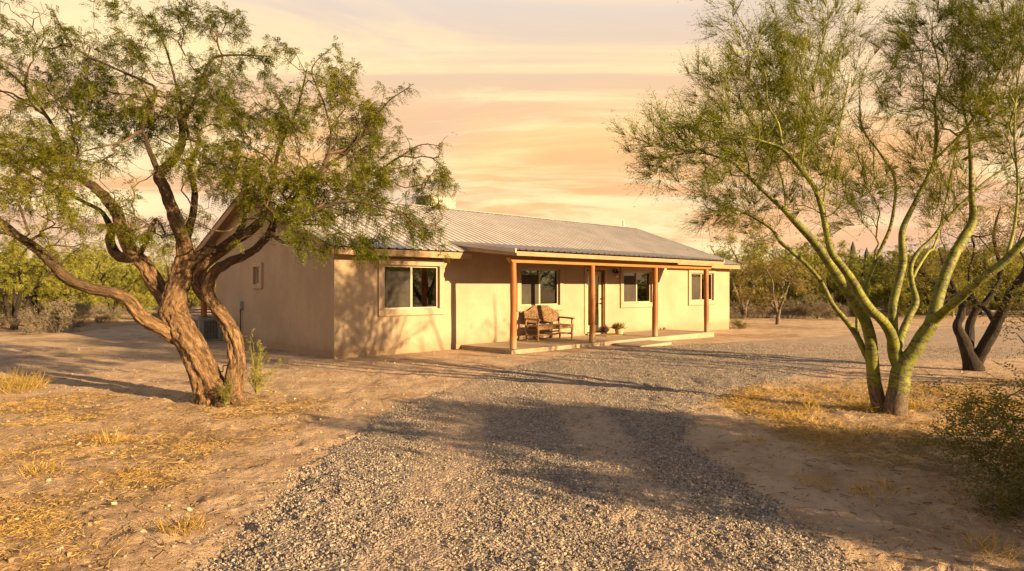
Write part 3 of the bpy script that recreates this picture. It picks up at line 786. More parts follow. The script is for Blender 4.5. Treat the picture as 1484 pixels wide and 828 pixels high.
# ------------------------------------------------------------------ bench on the porch
bench = thing('bench', 'rustic carved wooden bench with arched back on the porch', 'bench', HW(6.58, -.52, .11), HROT)
W2 = .72; yF, yB = -.24, .24
def wob(a, b, r, n=7, w=.008):
    a, b = np.array(a, float), np.array(b, float); t = np.linspace(0, 1, n)[:, None]
    p = a + (b - a) * t + rng.normal(0, w, (n, 3)) * np.sin(PI * t)
    return p, r * (1 + rng.normal(0, .05, n))
for x in (-W2, W2):
    l = MB(); p, r = wob((x, yF, 0), (x, yF, .60), .033); l.tube(p, r, 10); l.build('leg', M['bench'], bench)
    l = MB(); p, r = wob((x * .97, yB, 0), (x * .97, yB + .06, .72), .033); l.tube(p, r, 10); l.build('leg', M['bench'], bench)
    l = MB(); l.prism([(-.34, .60), (-.30, .645), (.26, .665), (.26, .615), (-.28, .595)], 0, x - .045, x + .045); l.build('armrest', M['bench'], bench, bevel=.015)
    l = MB(); p, r = wob((x, yF, .16), (x * .97, yB, .16), .022); l.tube(p, r, 8); l.build('stretcher', M['bench'], bench)
l = MB(); p, r = wob((-W2, yF + .02, .19), (W2, yF + .02, .19), .026); l.tube(p, r, 8); l.build('stretcher', M['bench'], bench)
l = MB(); p, r = wob((-W2, yB, .22), (W2, yB, .22), .024); l.tube(p, r, 8); l.build('stretcher', M['bench'], bench)
l = MB()
for k in range(4): l.box((-W2 + .0, yF - .03 + k * .128, .405 + .004 * (k % 2)), (W2, yF + .09 + k * .128, .445 + .004 * (k % 2)))
l.box((-W2, yF - .02, .33), (W2, yF + .025, .403)); l.box((-W2 + .02, yB - .06, .33), (W2 - .02, yB - .02, .40))
l.build('seat', M['bench'], bench, bevel=.01)
xs = np.linspace(-W2 + .0, W2 - .0, 41); up = []
for x in xs:
    u = abs(x) / W2
    z = .985 - .16 * sstep(.25, .88, u) + (.012 if u > .9 else 0)
    up.append((float(x), float(z)))
lo = [(float(x), .515 + .018 * math.cos(x * 9)) for x in xs[::-1]]
l = MB(); l.prism(up + lo, 1, 0, .045)
for i, p in enumerate(l.v): l.v[i] = (p[0], yB + .01 + p[1] + (p[2] - .45) * .20, p[2])
bk = l.build('backrest', M['benchback'], bench, bevel=.012)
l = MB(); rail = np.array([(x, yB + .03 + (z - .45) * .20, z + .008) for x, z in up]); l.tube(rail, .026, 8); l.build('top_rail', M['bench'], bk)

# planter
pl = thing('planter', 'pale straw basket planter with dried succulents by the porch wall', 'planter', HW(9.86, -.52, .11), HROT)
l = MB(); l.lathe([(.0, 0), (.115, 0), (.135, .08), (.155, .19), (.168, .20), (.145, .202), (.13, .16), (0, .16)], 18); l.build('pot', M['terracotta'], pl)
l = MB()
for k in range(120):
    a = rng.uniform(0, 2 * PI); r0 = rng.uniform(0, .13); L = rng.uniform(.12, .25); e = rng.uniform(.15, 1.3)
    b = np.array([r0 * math.cos(a), r0 * math.sin(a), .17]); d = np.array([math.cos(a) * math.cos(e), math.sin(a) * math.cos(e), math.sin(e)])
    l.tube([b, b + d * L * .5 + (0, 0, .01), b + d * L + (0, 0, .03)], [.014, .017, .003], 5)
l.tube([(.01, 0, .2), (.0, .01, .36), (.01, .0, .47)], [.008, .007, .003], 5)
l.build('succulent', M['succulent'], pl)
for s, t, r in ((13.0, -.16, .07), (13.38, -.12, .11)):
    l = MB(); V = np.array([(x, y, z) for x in (-1, 1) for y in (-1, 1) for z in (0, 1)], float)
    for k in range(3): l.lathe([(.0, .0), (r * .9, .0), (r, r * .5), (r * .7, r * 1.1), (.0, r * 1.25)], 9)
    l.v = [tuple(np.array(p) * (1 + .18 * float(vnoise(p[0] * 14, p[1] * 14, p[2] * 14, int(s * 10))))) for p in l.v[:45]]; l.f = l.f[:4 * 9 + 2]
    props(l.build('stone', M['rock'], None, HW(s, t, .105 if s < 13.2 else -.10)), 'smaller dark stone at the foot of the wall by the last post' if r < .1 else 'bigger dark stone at the foot of the wall beyond the last post', 'stone')

# air conditioner on its pad
ac = thing('air_conditioner', 'grey green outdoor condenser unit beside the shaded side wall', 'air conditioner', HW(-.72, 6.7, g1(-9.1, 19.1)), HROT)
MB().box((-.48, -.48, -.1), (.48, .48, .05)).build('base', M['concrete'], ac, bevel=.01)
def rrect(h, r, n=5):
    out = []
    for cx, cy, a0 in ((h - r, h - r, 0), (-h + r, h - r, 90), (-h + r, -h + r, 180), (h - r, -h + r, 270)):
        for i in range(n + 1):
            a = math.radians(a0 + 90 * i / n); out.append((cx + r * math.cos(a), cy + r * math.sin(a)))
    return out
l = MB(); l.prism(rrect(.315, .07), 2, .06, .70); l.build('coil', M['acdark'], ac)
l = MB(); l.prism(rrect(.345, .09), 2, .05, .12); l.prism(rrect(.345, .09), 2, .68, .76)
for sx in (-1, 1):
    for sy in (-1, 1): l.prism([(x * .22 + sx * .262, y * .22 + sy * .262) for x, y in rrect(.33, .1)], 2, .121, .679)
l.build('body', M['acgrey'], ac, bevel=.006)
l = MB()
for k in range(9):
    c = -.17 + k * .0425
    for sg in (-1, 1): l.box((c - .006, sg * .336 - .008, .121), (c + .006, sg * .336 + .008, .679)); l.box((sg * .336 - .008, c - .006, .121), (sg * .336 + .008, c + .006, .679))
for z in (.26, .40, .54):
    for sg in (-1, 1): l.box((-.2, sg * .338 - .003, z), (.2, sg * .338 + .003, z + .008)); l.box((sg * .338 - .003, -.2, z), (sg * .338 + .003, .2, z + .008))
l.build('grille', M['acgrey'], ac)
l = MB()
for r in (.06, .12, .18, .24, .29): l.tube([(r * math.cos(a), r * math.sin(a), .775) for a in np.linspace(0, 2 * PI, 25)], .005, 5, False)
for k in range(8): l.tube([(0, 0, .775), (.3 * math.cos(k * PI / 4), .3 * math.sin(k * PI / 4), .77)], .005, 5)
l.build('fan_guard', M['dark'], ac)
MB().box((-.350, .08, .625), (-.346, .20, .645)).build('badge', M['pale'], ac)

# disconnect box with conduit on the side wall
eb = thing('electrical_box', 'small grey electrical disconnect box with conduit on the side wall', 'electrical box', HW(0, 5.87, 0), HROT)
MB().box((-.09, -.10, 1.0), (-.002, .10, 1.24)).build('box', M['conduit'], eb, bevel=.008)
MB().box((-.098, -.105, 1.06), (-.091, .105, 1.245)).build('lid', M['conduit'], eb, bevel=.004)
l = MB(); l.tube([(-.05, 0, 1.0), (-.05, .0, .6), (-.055, -.03, .42), (-.07, .03, .28), (-.16, .18, .16), (-.32, .38, .12)], .018, 8); l.build('conduit', M['dark'], eb, smooth=True)

# evaporative cooler and vent pipe on the roof
ec = thing('evaporative_cooler', 'boxy cream evaporative cooler standing behind the roof ridge', 'evaporative cooler', HW(7.05, 5.85, 0), HROT)
l = MB(); l.box((-.56, -.50, 4.40), (.56, .50, 4.985)); l.build('housing', M['coolerbox'], ec, bevel=.015)
l = MB(); l.box((-.575, -.515, 4.985), (.575, .515, 5.015)); l.build('lid', M['coolerbox'], ec, bevel=.008)
l = MB(); l.hexa([(-.60, -.62, 4.28), (.66, -.62, 4.28), (.66, .58, 4.05), (-.60, .58, 4.05), (-.54, -.49, 4.62), (.54, -.49, 4.62), (.54, .49, 4.62), (-.54, .49, 4.62)])
l.v = [(x, y, z) if z < 4.6 else (x, y, 4.399) for x, y, z in l.v]
l.build('base', M['steel'], ec)
l = MB()
l.box((-.585, -.36, 4.46), (-.561, .36, 4.94))
l.build('panel', M['dark'], ec)
l = MB()
for k in range(9): l.hexa([(-.615, -.35, 4.48 + k * .05), (-.605, -.35, 4.475 + k * .05), (-.605, .35, 4.475 + k * .05), (-.615, .35, 4.48 + k * .05), (-.590, -.35, 4.51 + k * .05), (-.586, -.35, 4.505 + k * .05), (-.586, .35, 4.505 + k * .05), (-.590, .35, 4.51 + k * .05)])
l.build('louvre', M['acgrey'], ec)
l = MB(); l.tube([(-.57, -.42, 4.9), (-.62, -.44, 4.80), (-.60, -.46, 4.45)], .012, 6); l.build('pipe', M['pale'], ec)
vp = MB(); vp.lathe([(.045, 4.30), (.045, 4.74), (.06, 4.745), (.06, 4.80), (.02, 4.81)], 12); 
props(vp.build('vent_pipe', M['pale'], None, HW(17.45, 5.15, 0)), 'thin pale vent pipe sticking up near the far end of the ridge', 'vent pipe')

# things behind the house corner, seen between the mesquite trunks
bb = thing('metal_bench', 'dark metal garden bench with slats behind the mesquite trunks', 'bench', (-11.25, 22.7, g1(-11.2, 22.7)), math.radians(14))
for x in (-.62, .62):
    l = MB(); l.tube([(x, .0, 0), (x, .02, .45), (x, .10, .88)], .02, 6); l.build('leg', M['dark'], bb)
    l = MB(); l.tube([(x, -.42, 0), (x, -.42, .62), (x, .03, .64)], .02, 6); l.build('leg', M['dark'], bb)
l = MB()
for k in range(5): l.box((-.62, -.40 + k * .085, .43), (.62, -.335 + k * .085, .45))
l.build('seat', M['dark'], bb)
l = MB()
for k in range(4): l.box((-.64, .02 + k * .03, .52 + k * .1), (.64, .04 + k * .03, .58 + k * .1))
l.build('backrest', M['conduit'], bb)
ip = MB(); zz0 = g1(-5.02, 11.0)
ip.tube([(0, 0, -.2), (0, 0, .20), (.01, 0, .215), (.075, 0, .215), (.085, 0, .225), (.085, 0, .31), (.095, 0, .32), (.20, 0, .32)], .012, 7)
props(ip.build('water_pipe', M['dark'], None, (-5.08, 11.0, zz0)), 'thin black bent pipe sticking up behind the mesquite trunks', 'pipe')
rd = thing('utility_box', 'small faded red box on a post far beyond the dark mesquite', 'utility box', (26.0, 37.5, g1(26, 37.5)))
MB().box((-.28, -.2, .45), (.28, .2, .95)).build('box', M['red'], rd, bevel=.03)
MB().tube([(0, 0, -.2), (0, 0, .45)], .06, 8).build('post', M['conduit'], rd)
# ------------------------------------------------------------------ trees
class Skel:
    def __init__(s, cap=60000):
        s.p = np.zeros((cap, 3)); s.par = np.full(cap, -1); s.r = np.zeros(cap); s.pl = np.zeros(cap); s.d = np.zeros((cap, 3)); s.pen = np.zeros(cap); s.n = 0; s.lim = np.zeros(cap, bool)
    def add(s, p, par, r=0.0, lim=False, pen=0.0):
        i = s.n; s.n += 1
        s.p[i] = p; s.par[i] = par; s.r[i] = r; s.lim[i] = lim; s.pen[i] = pen
        if par >= 0:
            v = p - s.p[par]; L = np.linalg.norm(v); s.pl[i] = s.pl[par] + L; s.d[i] = v / (L + 1e-9)
        else: s.d[i] = (0, 0, 1)
        return i
    def limb(s, rows, step=.10, jit=.012, attach=True, pen=0.0):
        q = spline(rows, step); par = -1
        if attach and s.n: par = int(np.argmin(np.linalg.norm(s.p[:s.n] - q[0, :3], axis=1))); q = q[1:] if np.linalg.norm(s.p[par] - q[0, :3]) < .05 else q
        for k, row in enumerate(q):
            p = row[:3] + rng.normal(0, jit * .3, 3) * min(1, row[3] * 14)
            par = s.add(p, par, max(row[3], .002), True, pen)
    def connect(s, A, bf=.35, step=.09, jit=.22, sag=0.0, back=.5):
        d0 = np.array([np.min(np.linalg.norm(s.p[:s.n] - a, axis=1)) for a in A])
        for a in A[np.argsort(d0)]:
            if s.n > len(s.p) - 200: break
            v = a - s.p[:s.n]; d = np.linalg.norm(v, axis=1)
            cosb = (v * s.d[:s.n]).sum(1) / (d + 1e-9)
            i = int(np.argmin(d * (1 + back * (1 - cosb) * .5) + bf * s.pl[:s.n] + s.pen[:s.n])); L = d[i]
            m = max(1, int(L / step)); p0 = s.p[i]; u = (a - p0) / (L + 1e-9)
            c = p0 + (s.d[i] * .5 + u * .5 + rng.normal(0, jit, 3)) * L * .5 + np.array([0, 0, sag * L])
            par = i
            for k in range(1, m + 1):
                t = k / m
                q = (1 - t) ** 2 * p0 + 2 * t * (1 - t) * c + t * t * a
                if k < m: q = q + rng.normal(0, .012, 3)
                par = s.add(q, par)
    def radii(s, tip=.0022, e=2.35):
        n = s.n; acc = np.zeros(n); ch = np.zeros(n, int)
        for i in range(n - 1, -1, -1):
            c = acc[i] if acc[i] > 0 else tip ** e
            r = c ** (1 / e)
            if s.lim[i]: r = s.r[i]
            s.r[i] = r; 
            if s.par[i] >= 0: acc[s.par[i]] += r ** e if not s.lim[i] else max(r ** e, 0); ch[s.par[i]] += 1
        return ch
    def chains(s):
        n = s.n; kids = [[] for _ in range(n)]
        for i in range(n):
            if s.par[i] >= 0: kids[s.par[i]].append(i)
        out = []; stack = [(i, -1) for i in range(n) if s.par[i] < 0]
        while stack:
            i, st_ = stack.pop(); ch = [st_, i] if st_ >= 0 else [i]
            while kids[i]:
                k = kids[i]; b = max(k, key=lambda j: (s.lim[j], s.r[j]) if s.lim[i] else (False, s.r[j]))
                for j in k:
                    if j != b: stack.append((j, i))
                i = b; ch.append(i)
            if len(ch) > 1: out.append(ch)
        return out
    def mesh(s, thick=.03, bark=0.0, fine_step=None, sides=(26, 12, 6, 4, 3)):
        """-> (trunk arrays, branch arrays)"""
        big, small = [], []
        for c in s.chains():
            P = s.p[c].copy(); R = s.r[c].copy()
            root_attach = s.par[c[1]] == c[0] and s.par[c[0]] >= 0 or (len(c) > 1 and s.r[c[0]] > s.r[c[1]] * 1.3)
            if root_attach: R[0] = min(R[0], R[1] * 1.25)
            rm = R.max()
            isbig = rm > thick
            if isbig and fine_step:
                q = spline(np.column_stack([P, R]), fine_step); P, R = q[:, :3], np.maximum(q[:, 3], .002)
            n = sides[0] if rm > .075 else sides[1] if rm > .03 else sides[2] if rm > .012 else sides[3] if rm > .006 else sides[4]
            R = R.copy(); R[-1] *= .5
            V, Q, co = tube_arrays(P, R, n, bark if rm > .02 else 0, rng.uniform(0, 6), rng.uniform(0, 9))
            (big if isbig else small).append((V, Q, co))
        def cat(L):
            if not L: return None
            o = 0; Vs, Qs, Cs = [], [], []
            for V, Q, c in L: Vs.append(V); Qs.append(Q + o); Cs.append(c); o += len(V)
            return np.vstack(Vs), np.vstack(Qs), np.vstack(Cs)
        return cat(big), cat(small)

def cluster_pts(cl, n, clump=7, sig=.42):
    """cl rows: centre (3), radii (3), weight -> n clumped points inside the ellipsoids"""
    w = np.array([c[6] * (c[3] * c[4] * c[5]) ** (2 / 3) for c in cl]); w = w / w.sum(); out = []
    for c, ww in zip(cl, w):
        k = max(3, int(round(n * ww))); m = max(1, k // clump)
        u = unit(rng.normal(0, 1, (m, 3))) * rng.random((m, 1)) ** .42
        pick = u[rng.integers(0, m, k)] + rng.normal(0, sig * .5, (k, 3))
        out.append(np.array(c[:3]) + pick * np.array(c[3:6]))
    return np.vstack(out)

def fronds(P, A, L, pairs, leaf, name, m, droop=.3, tint=None, wid=.3):
    """feathery compound leaves: P root, A axis, L length"""
    n = len(P); S = unit(np.cross(A, np.array([0, 0, 1.0]) + rng.normal(0, .45, (n, 3)))); N_ = unit(np.cross(S, A))
    vs = []
    for k in range(pairs):
        t = (k + .6) / pairs
        root = P + A * (L * t)[:, None]; root[:, 2] -= droop * L * t * t
        for sg in (-1, 1):
            d = unit(A * .55 + S * sg * .9 + rng.normal(0, .16, (n, 3)) - np.array([0, 0, .12]))
            ll = (leaf * (1.05 - .5 * abs(t - .45)) * rng.uniform(.75, 1.2, n))[:, None]
            w = unit(np.cross(d, N_ + rng.normal(0, .35, (n, 3)))) * ll * wid * .5
            vs.append(np.stack([root, root + d * ll * .5 + w, root + d * ll, root + d * ll * .5 - w], 1))
    v = np.stack(vs, 1).reshape(-1, 3)
    tt = np.repeat(tint, pairs * 8) if tint is not None else np.full(len(v), .5)
    return v, tt

def leaf_obj(name, V, T, m, parent):
    q = np.arange(len(V)).reshape(-1, 4)
    return link(name, np_mesh(name, V, q, m, False, {'tint': T}), parent)

def wood(parent, tr, br, mt, mb_, org):
    if tr is not None: link('trunk', np_mesh('trunk', tr[0] - org, tr[1], mt, True, {'bark': tr[2]}), parent)
    if br is not None: link('branches', np_mesh('branches', br[0] - org, br[1], mb_, True, {'bark': br[2]}), parent)

WS = [1.0, .6]
def px_limb(rows, D0):
    """rows (px, py, depth offset, width in px) -> world rows (x, y, z, radius)"""
    return [(*P3(a, b, D0 + dy), w / F * (D0 + dy) / 2 * (WS[1] + (WS[0] - WS[1]) * float(sstep(5, 18, w)))) for a, b, dy, w in rows]
def px_cluster(rows, D0, zd=.85):
    out = []
    for cx, cy, rx, ry, dy, w in rows:
        d = D0 + dy; k = d / F
        out.append((*P3(cx, cy, d), rx * k, min(rx, ry) * k * zd + .25, ry * k, w))
    return out
def tint_at(P, s=0, f=.9): return np.clip(.5 + .62 * fbm(P[:, 0], P[:, 1], P[:, 2], f, 3, 90 + s), 0, 1)

# ---- the big mesquite on the left
D0 = 9.1; WS[:] = [.86, .50]
org = np.array([*P3(318, 585, D0)[:2], 0]); org[2] = g1(org[0], org[1])
sk = Skel(90000)
T = lambda rows: px_limb(rows, D0)
sk.limb(T([(322, 600, 0, 66), (314, 580, 0, 58), (303, 553, -.02, 50), (288, 522, -.05, 47), (272, 492, -.05, 46), (257, 465, 0, 47), (249, 445, 0, 44)]), .06, 0, pen=2.5)
sk.limb(T([(257, 490, -.05, 25.2), (230, 474, -.2, 24.4), (205, 459, -.35, 22.7), (190, 440, -.45, 22.7), (172, 427, -.5, 20.2), (148, 422, -.6, 18.5), (115, 413, -.7, 18.5), (90, 398, -.8, 18.5), (72, 378, -.9, 16.8), (48, 357, -1.0, 16.0), (25, 342, -1.1, 14.3), (0, 322, -1.2, 13.4), (-40, 300, -1.3, 10.9), (-80, 262, -1.3, 7.6)]), .06, .01, pen=.9)
sk.limb(T([(30, 345, -1.1, 11), (10, 338, -1.3, 9), (-25, 334, -1.5, 7), (-60, 320, -1.6, 5)]), pen=.2)
sk.limb(T([(250, 452, 0, 29.2), (236, 428, .15, 27.5), (221, 404, .25, 26.7), (206, 380, .3, 24.1), (189, 362, .35, 22.4), (178, 340, .4, 18.9), (170, 312, .5, 18.1), (160, 296, .5, 17.2), (142, 276, .6, 15.5), (112, 255, .7, 12.9), (94, 228, .8, 10.3), (80, 190, .8, 8.6), (62, 160, .9, 6.9), (30, 120, .9, 5.2), (0, 95, 1.0, 4.3)]), .06, .01, pen=.7)
sk.limb(T([(196, 372, .35, 20), (172, 372, .5, 18), (160, 352, .6, 16), (160, 332, .7, 13), (148, 308, .8, 10), (120, 292, .9, 9), (60, 262, 1.0, 7), (10, 236, 1.1, 5)]), .08, pen=.4)
sk.limb(T([(118, 258, .7, 13), (92, 255, .6, 12), (66, 250, .5, 10), (30, 222, .3, 7), (-20, 200, .2, 5)]), pen=.2)
sk.limb(T([(203, 366, .3, 12), (212, 352, .1, 10), (219, 330, 0, 9), (228, 318, -.1, 8), (240, 340, 0, 4)]), pen=.4)
sk.limb(T([(250, 450, 0, 42), (256, 424, .0, 38), (263, 398, .05, 33), (268, 372, .1, 28), (265, 345, .15, 23), (255, 320, .2, 22), (250, 305, .2, 20), (238, 272, .25, 18), (231, 254, .3, 17), (248, 236, .3, 15), (262, 212, .35, 14), (264, 190, .4, 12), (262, 168, .45, 12), (280, 150, .5, 9), (296, 108, .6, 8), (310, 84, .7, 6), (345, 80, .8, 5), (390, 82, .9, 3)]), .06, .01, pen=.6)
sk.limb(T([(232, 256, .3, 12), (222, 232, .2, 12), (214, 210, .1, 10), (205, 190, 0, 8), (180, 205, -.2, 7), (150, 212, -.4, 6), (120, 220, -.5, 4)]), pen=.3)
sk.limb(T([(205, 190, .0, 8), (225, 135, -.1, 8), (212, 120, -.2, 7), (160, 96, -.2, 6), (110, 70, -.2, 4), (75, 15, -.1, 3)]), pen=.2)
sk.limb(T([(270, 372, .1, 17), (270, 345, .3, 16), (278, 318, .5, 14), (282, 280, .6, 12), (276, 240, .7, 9), (290, 200, .8, 8), (275, 200, .8, 8), (240, 70, .9, 5), (205, 20, 1.0, 3)]), pen=.3)
sk.limb(T([(272, 385, .1, 18), (288, 372, .15, 17), (303, 362, .2, 16), (318, 362, .3, 15), (335, 352, .4, 14), (350, 330, .6, 12), (362, 300, .7, 9)]), pen=.5)
sk.limb(T([(330, 602, .05, 45.4), (337, 575, .05, 36.1), (341, 545, 0, 28.6), (344, 520, -.02, 26.9), (340, 492, 0, 26.9), (330, 470, 0, 26.0), (314, 447, .0, 23.5), (303, 428, .0, 21.0), (304, 408, -.05, 19.3), (314, 392, -.1, 17.6), (332, 380, -.2, 16.0), (358, 369, -.3, 15.1), (377, 355, -.4, 14.3), (392, 335, -.5, 13.4), (404, 308, -.5, 12.6), (425, 290, -.5, 10.9), (448, 262, -.4, 10.1), (470, 242, -.3, 9.2), (500, 222, -.2, 7.6), (530, 190, -.1, 5.0), (560, 150, 0, 3.4), (595, 125, 0, 2.5)]), .06, .012, attach=False, pen=.8)
sk.limb(T([(306, 436, .0, 22), (290, 420, .1, 21), (285, 402, .15, 19), (290, 390, .2, 19), (300, 378, .3, 21), (318, 364, .35, 20), (340, 348, .4, 18), (372, 326, .5, 15), (385, 300, .6, 12), (395, 262, .7, 10), (405, 215, .8, 8), (430, 160, .9, 6), (445, 100, .9, 4)]), .06, .01, pen=.6)
sk.limb(T([(402, 312, -.5, 12), (430, 318, -.8, 11), (470, 300, -1.0, 9), (510, 292, -1.1, 7), (555, 302, -1.2, 5), (600, 318, -1.2, 3)]), pen=.1)
sk.limb(T([(450, 262, -.4, 10), (490, 262, -.1, 9), (530, 258, .2, 7), (575, 230, .4, 5), (610, 210, .5, 4), (640, 212, .5, 2)]), pen=.1)
sk.limb(T([(392, 338, -.5, 11), (412, 352, -1.0, 8), (440, 352, -1.2, 6), (470, 366, -1.3, 4)]), pen=.1)
sk.limb(T([(470, 243, -.3, 8), (480, 200, -.4, 7), (470, 150, -.5, 6), (452, 100, -.5, 4), (485, 66, -.5, 2)]), pen=.1)
ROOTS = [((300, 583, -.05), (285, 590, -.2)), ((335, 590, -.1), (352, 592, -.3)), ((322, 592, -.2), (318, 602, -.45)), ((345, 588, .1), (362, 586, .2)), ((296, 586, 0), (280, 586, .2))]
for a, b in ROOTS:
    pa, pb = P3(a[0], a[1], D0 + a[2]), P3(b[0], b[1], D0 + b[2]); pb[2] = g1(pb[0], pb[1]) - .05; pm = (pa + pb) / 2 + (0, 0, .02)
    sk.limb([(*(pa + (0, 0, .10)), .09), (*pm, .075), (*pb, .03)], .05, 0, pen=9)
MC = px_cluster([
    (40, 235, 95, 55, -.6, 1.2), (25, 45, 55, 45, .6, .8), (130, 130, 85, 60, .4, .9), (120, 75, 45, 35, .0, .7), (215, 55, 75, 45, .5, .6), (290, 35, 75, 35, .7, .45),
    (235, 130, 80, 55, .2, .9), (300, 150, 75, 60, .8, .9), (340, 60, 55, 40, .8, .35), (60, 310, 95, 42, -1.3, .9), (375, 165, 50, 55, -.3, .7), (330, 245, 95, 55, -.5, 1.3),
    (395, 285, 75, 55, -.8, 1.5), (440, 190, 60, 70, -.2, .9), (505, 205, 75, 60, .2, 1.0), (470, 110, 55, 45, -.3, .6), (535, 150, 55, 40, .2, .55), (565, 235, 60, 45, .5, .7),
    (615, 235, 35, 40, .5, .4), (520, 275, 70, 40, -.6, 1.1), (575, 325, 65, 40, -.9, .65), (430, 345, 75, 28, -1.0, 1.1), (380, 355, 40, 30, -.4, .6), (190, 205, 85, 55, .9, .6),
    (130, 330, 70, 42, -.8, 1.0), (225, 320, 50, 35, .6, .4), (160, 265, 60, 40, -1.0, .6), (470, 320, 60, 35, -.9, 1.2), (280, 300, 50, 40, -.9, .5), (-60, 130, 80, 90, .4, .8), (-70, 280, 60, 70, -1.0, .6),
    (645, 240, 28, 30, .4, .8), (605, 330, 40, 38, -.9, .9), (555, 345, 50, 25, -1.0, .7), (625, 290, 35, 35, -.3, .6), (90, 190, 60, 50, 1.3, .5), (400, 110, 45, 50, .9, .3)], D0)
A_ = cluster_pts(MC, 2900, 9, .45)
qx, qy = CX + A_[:, 0] / A_[:, 1] * F, CY - (A_[:, 2] - H) / A_[:, 1] * F
A_ = A_[~((qx > 325) & (qx < 425) & (qy > 352))]          # no twigs hang low before the side wall
sk.connect(A_, bf=.22, step=.085, jit=.28, sag=-.02)
ch = sk.radii(.0034, 2.2)
tr, br = sk.mesh(.045, .29, .022, (44, 20, 6, 4, 3))
mesq = thing('mesquite_tree', 'big twisted mesquite tree with rough brown bark before the house corner', 'tree', org)
wood(mesq, tr, br, M['bark'], M['twig'], org)
n = sk.n; idx = np.arange(n)[(sk.r[:n] < .0075) | (sk.lim[:n] & (sk.r[:n] < .018))]
idx = np.repeat(idx, 5); tips = np.repeat(np.arange(n)[ch[:n] == 0], 9); idx = np.concatenate([idx, tips])
idx = idx[rng.random(len(idx)) < sstep(-.30, .08, fbm(sk.p[idx][:, 0], sk.p[idx][:, 1], sk.p[idx][:, 2], 1.7, 3, 120))]
P = sk.p[idx] + rng.normal(0, .026, (len(idx), 3))
Ax = unit(sk.d[idx] * .55 + rng.normal(0, .62, (len(idx), 3)) + np.array([.05, 0, -.30]))
V_, T_ = fronds(P, Ax, rng.uniform(.09, .18, len(idx)), 8, .036, 'crown', None, .35, tint_at(P), .30)
leaf_obj('crown', V_ - org, T_, M['mesq_leaf'], mesq)
print('mesquite nodes', sk.n, 'fronds', len(idx))

# ---- the palo verde on the right
D0 = 8.37; WS[:] = [.70, .52]
org = np.array([*P3(1288, 600, D0)[:2], 0]); org[2] = g1(org[0], org[1])
sk = Skel(90000); T = lambda rows: px_limb(rows, D0)
sk.limb(T([(1298, 615, -.05, 50), (1298, 590, -.05, 44), (1303, 560, -.05, 40), (1307, 535, -.05, 37), (1322, 512, -.1, 29), (1338, 486, -.15, 28), (1350, 468, -.2, 27), (1358, 436, -.15, 24), (1366, 410, -.1, 22), (1380, 375, 0, 21), (1397, 345, .1, 20), (1410, 318, .2, 16), (1408, 280, .3, 12), (1407, 240, .4, 10), (1404, 195, .5, 8), (1395, 140, .6, 5), (1400, 70, .7, 3)]), .06, .004, pen=1.6)
sk.limb(T([(1350, 468, -.2, 20), (1370, 450, -.4, 18), (1391, 432, -.6, 18), (1412, 413, -.8, 18), (1432, 398, -.9, 18), (1458, 377, -1.0, 17), (1484, 350, -1.1, 15), (1520, 310, -1.2, 12), (1560, 250, -1.2, 8), (1590, 180, -1.1, 5)]), .06, .004, pen=.9)
sk.limb(T([(1306, 538, -.05, 28), (1297, 512, 0, 27), (1294, 485, .05, 22), (1294, 465, .05, 18), (1295, 438, .1, 17), (1303, 405, .15, 16), (1309, 378, .2, 16), (1307, 352, .25, 14), (1309, 330, .3, 13), (1325, 296, .4, 11), (1345, 256, .5, 10), (1354, 232, .55, 10), (1357, 190, .6, 8), (1355, 152, .7, 7), (1362, 110, .8, 5), (1350, 50, .9, 3)]), .06, .004, pen=.9)
sk.limb(T([(1300, 505, .05, 18), (1308, 482, .2, 16), (1318, 458, .3, 15), (1327, 437, .35, 15), (1322, 412, .4, 12), (1320, 388, .45, 11), (1330, 366, .5, 10), (1352, 344, .6, 9), (1372, 318, .7, 7), (1420, 270, .8, 6), (1470, 235, .9, 4), (1520, 210, 1, 3)]), .06, .004, pen=.6)
sk.limb(T([(1322, 405, .4, 9), (1332, 385, .6, 8), (1345, 365, .8, 8), (1358, 345, .9, 6), (1390, 200, 1.2, 4)]), .08, pen=.3)
sk.limb(T([(1298, 510, 0, 23), (1290, 482, -.1, 21), (1278, 464, -.2, 19), (1262, 449, -.3, 19), (1247, 428, -.35, 18), (1236, 408, -.4, 17), (1220, 386, -.45, 16), (1205, 365, -.5, 15), (1198, 338, -.5, 13), (1190, 300, -.5, 12), (1180, 272, -.5, 11), (1160, 244, -.55, 12), (1135, 216, -.6, 10), (1112, 207, -.65, 7), (1080, 200, -.7, 5), (1030, 202, -.7, 4), (985, 215, -.7, 2)]), .06, .004, pen=.5)
sk.limb(T([(1280, 615, .15, 36), (1275, 592, .15, 31), (1267, 555, .12, 27), (1264, 520, .1, 24), (1262, 495, .05, 23), (1254, 465, .0, 22), (1238, 438, -.05, 21), (1222, 412, -.05, 20), (1206, 388, -.05, 19), (1190, 364, -.05, 18), (1172, 342, -.05, 16), (1155, 324, -.05, 15), (1138, 306, -.1, 12), (1118, 288, -.15, 10), (1090, 262, -.2, 8), (1060, 235, -.2, 6), (1010, 222, -.2, 3), (955, 230, -.2, 2)]), .06, .004, attach=False, pen=.7)
sk.limb(T([(1266, 535, .1, 17), (1254, 512, .2, 14), (1240, 484, .25, 13), (1222, 460, .3, 12), (1206, 440, .3, 11), (1194, 416, .35, 11), (1182, 398, .35, 10), (1163, 378, .4, 10), (1144, 362, .4, 10), (1130, 350, .45, 9), (1118, 332, .5, 8), (1085, 312, .6, 6), (1050, 300, .7, 3), (1030, 315, .7, 2)]), .06, .004, pen=.3)
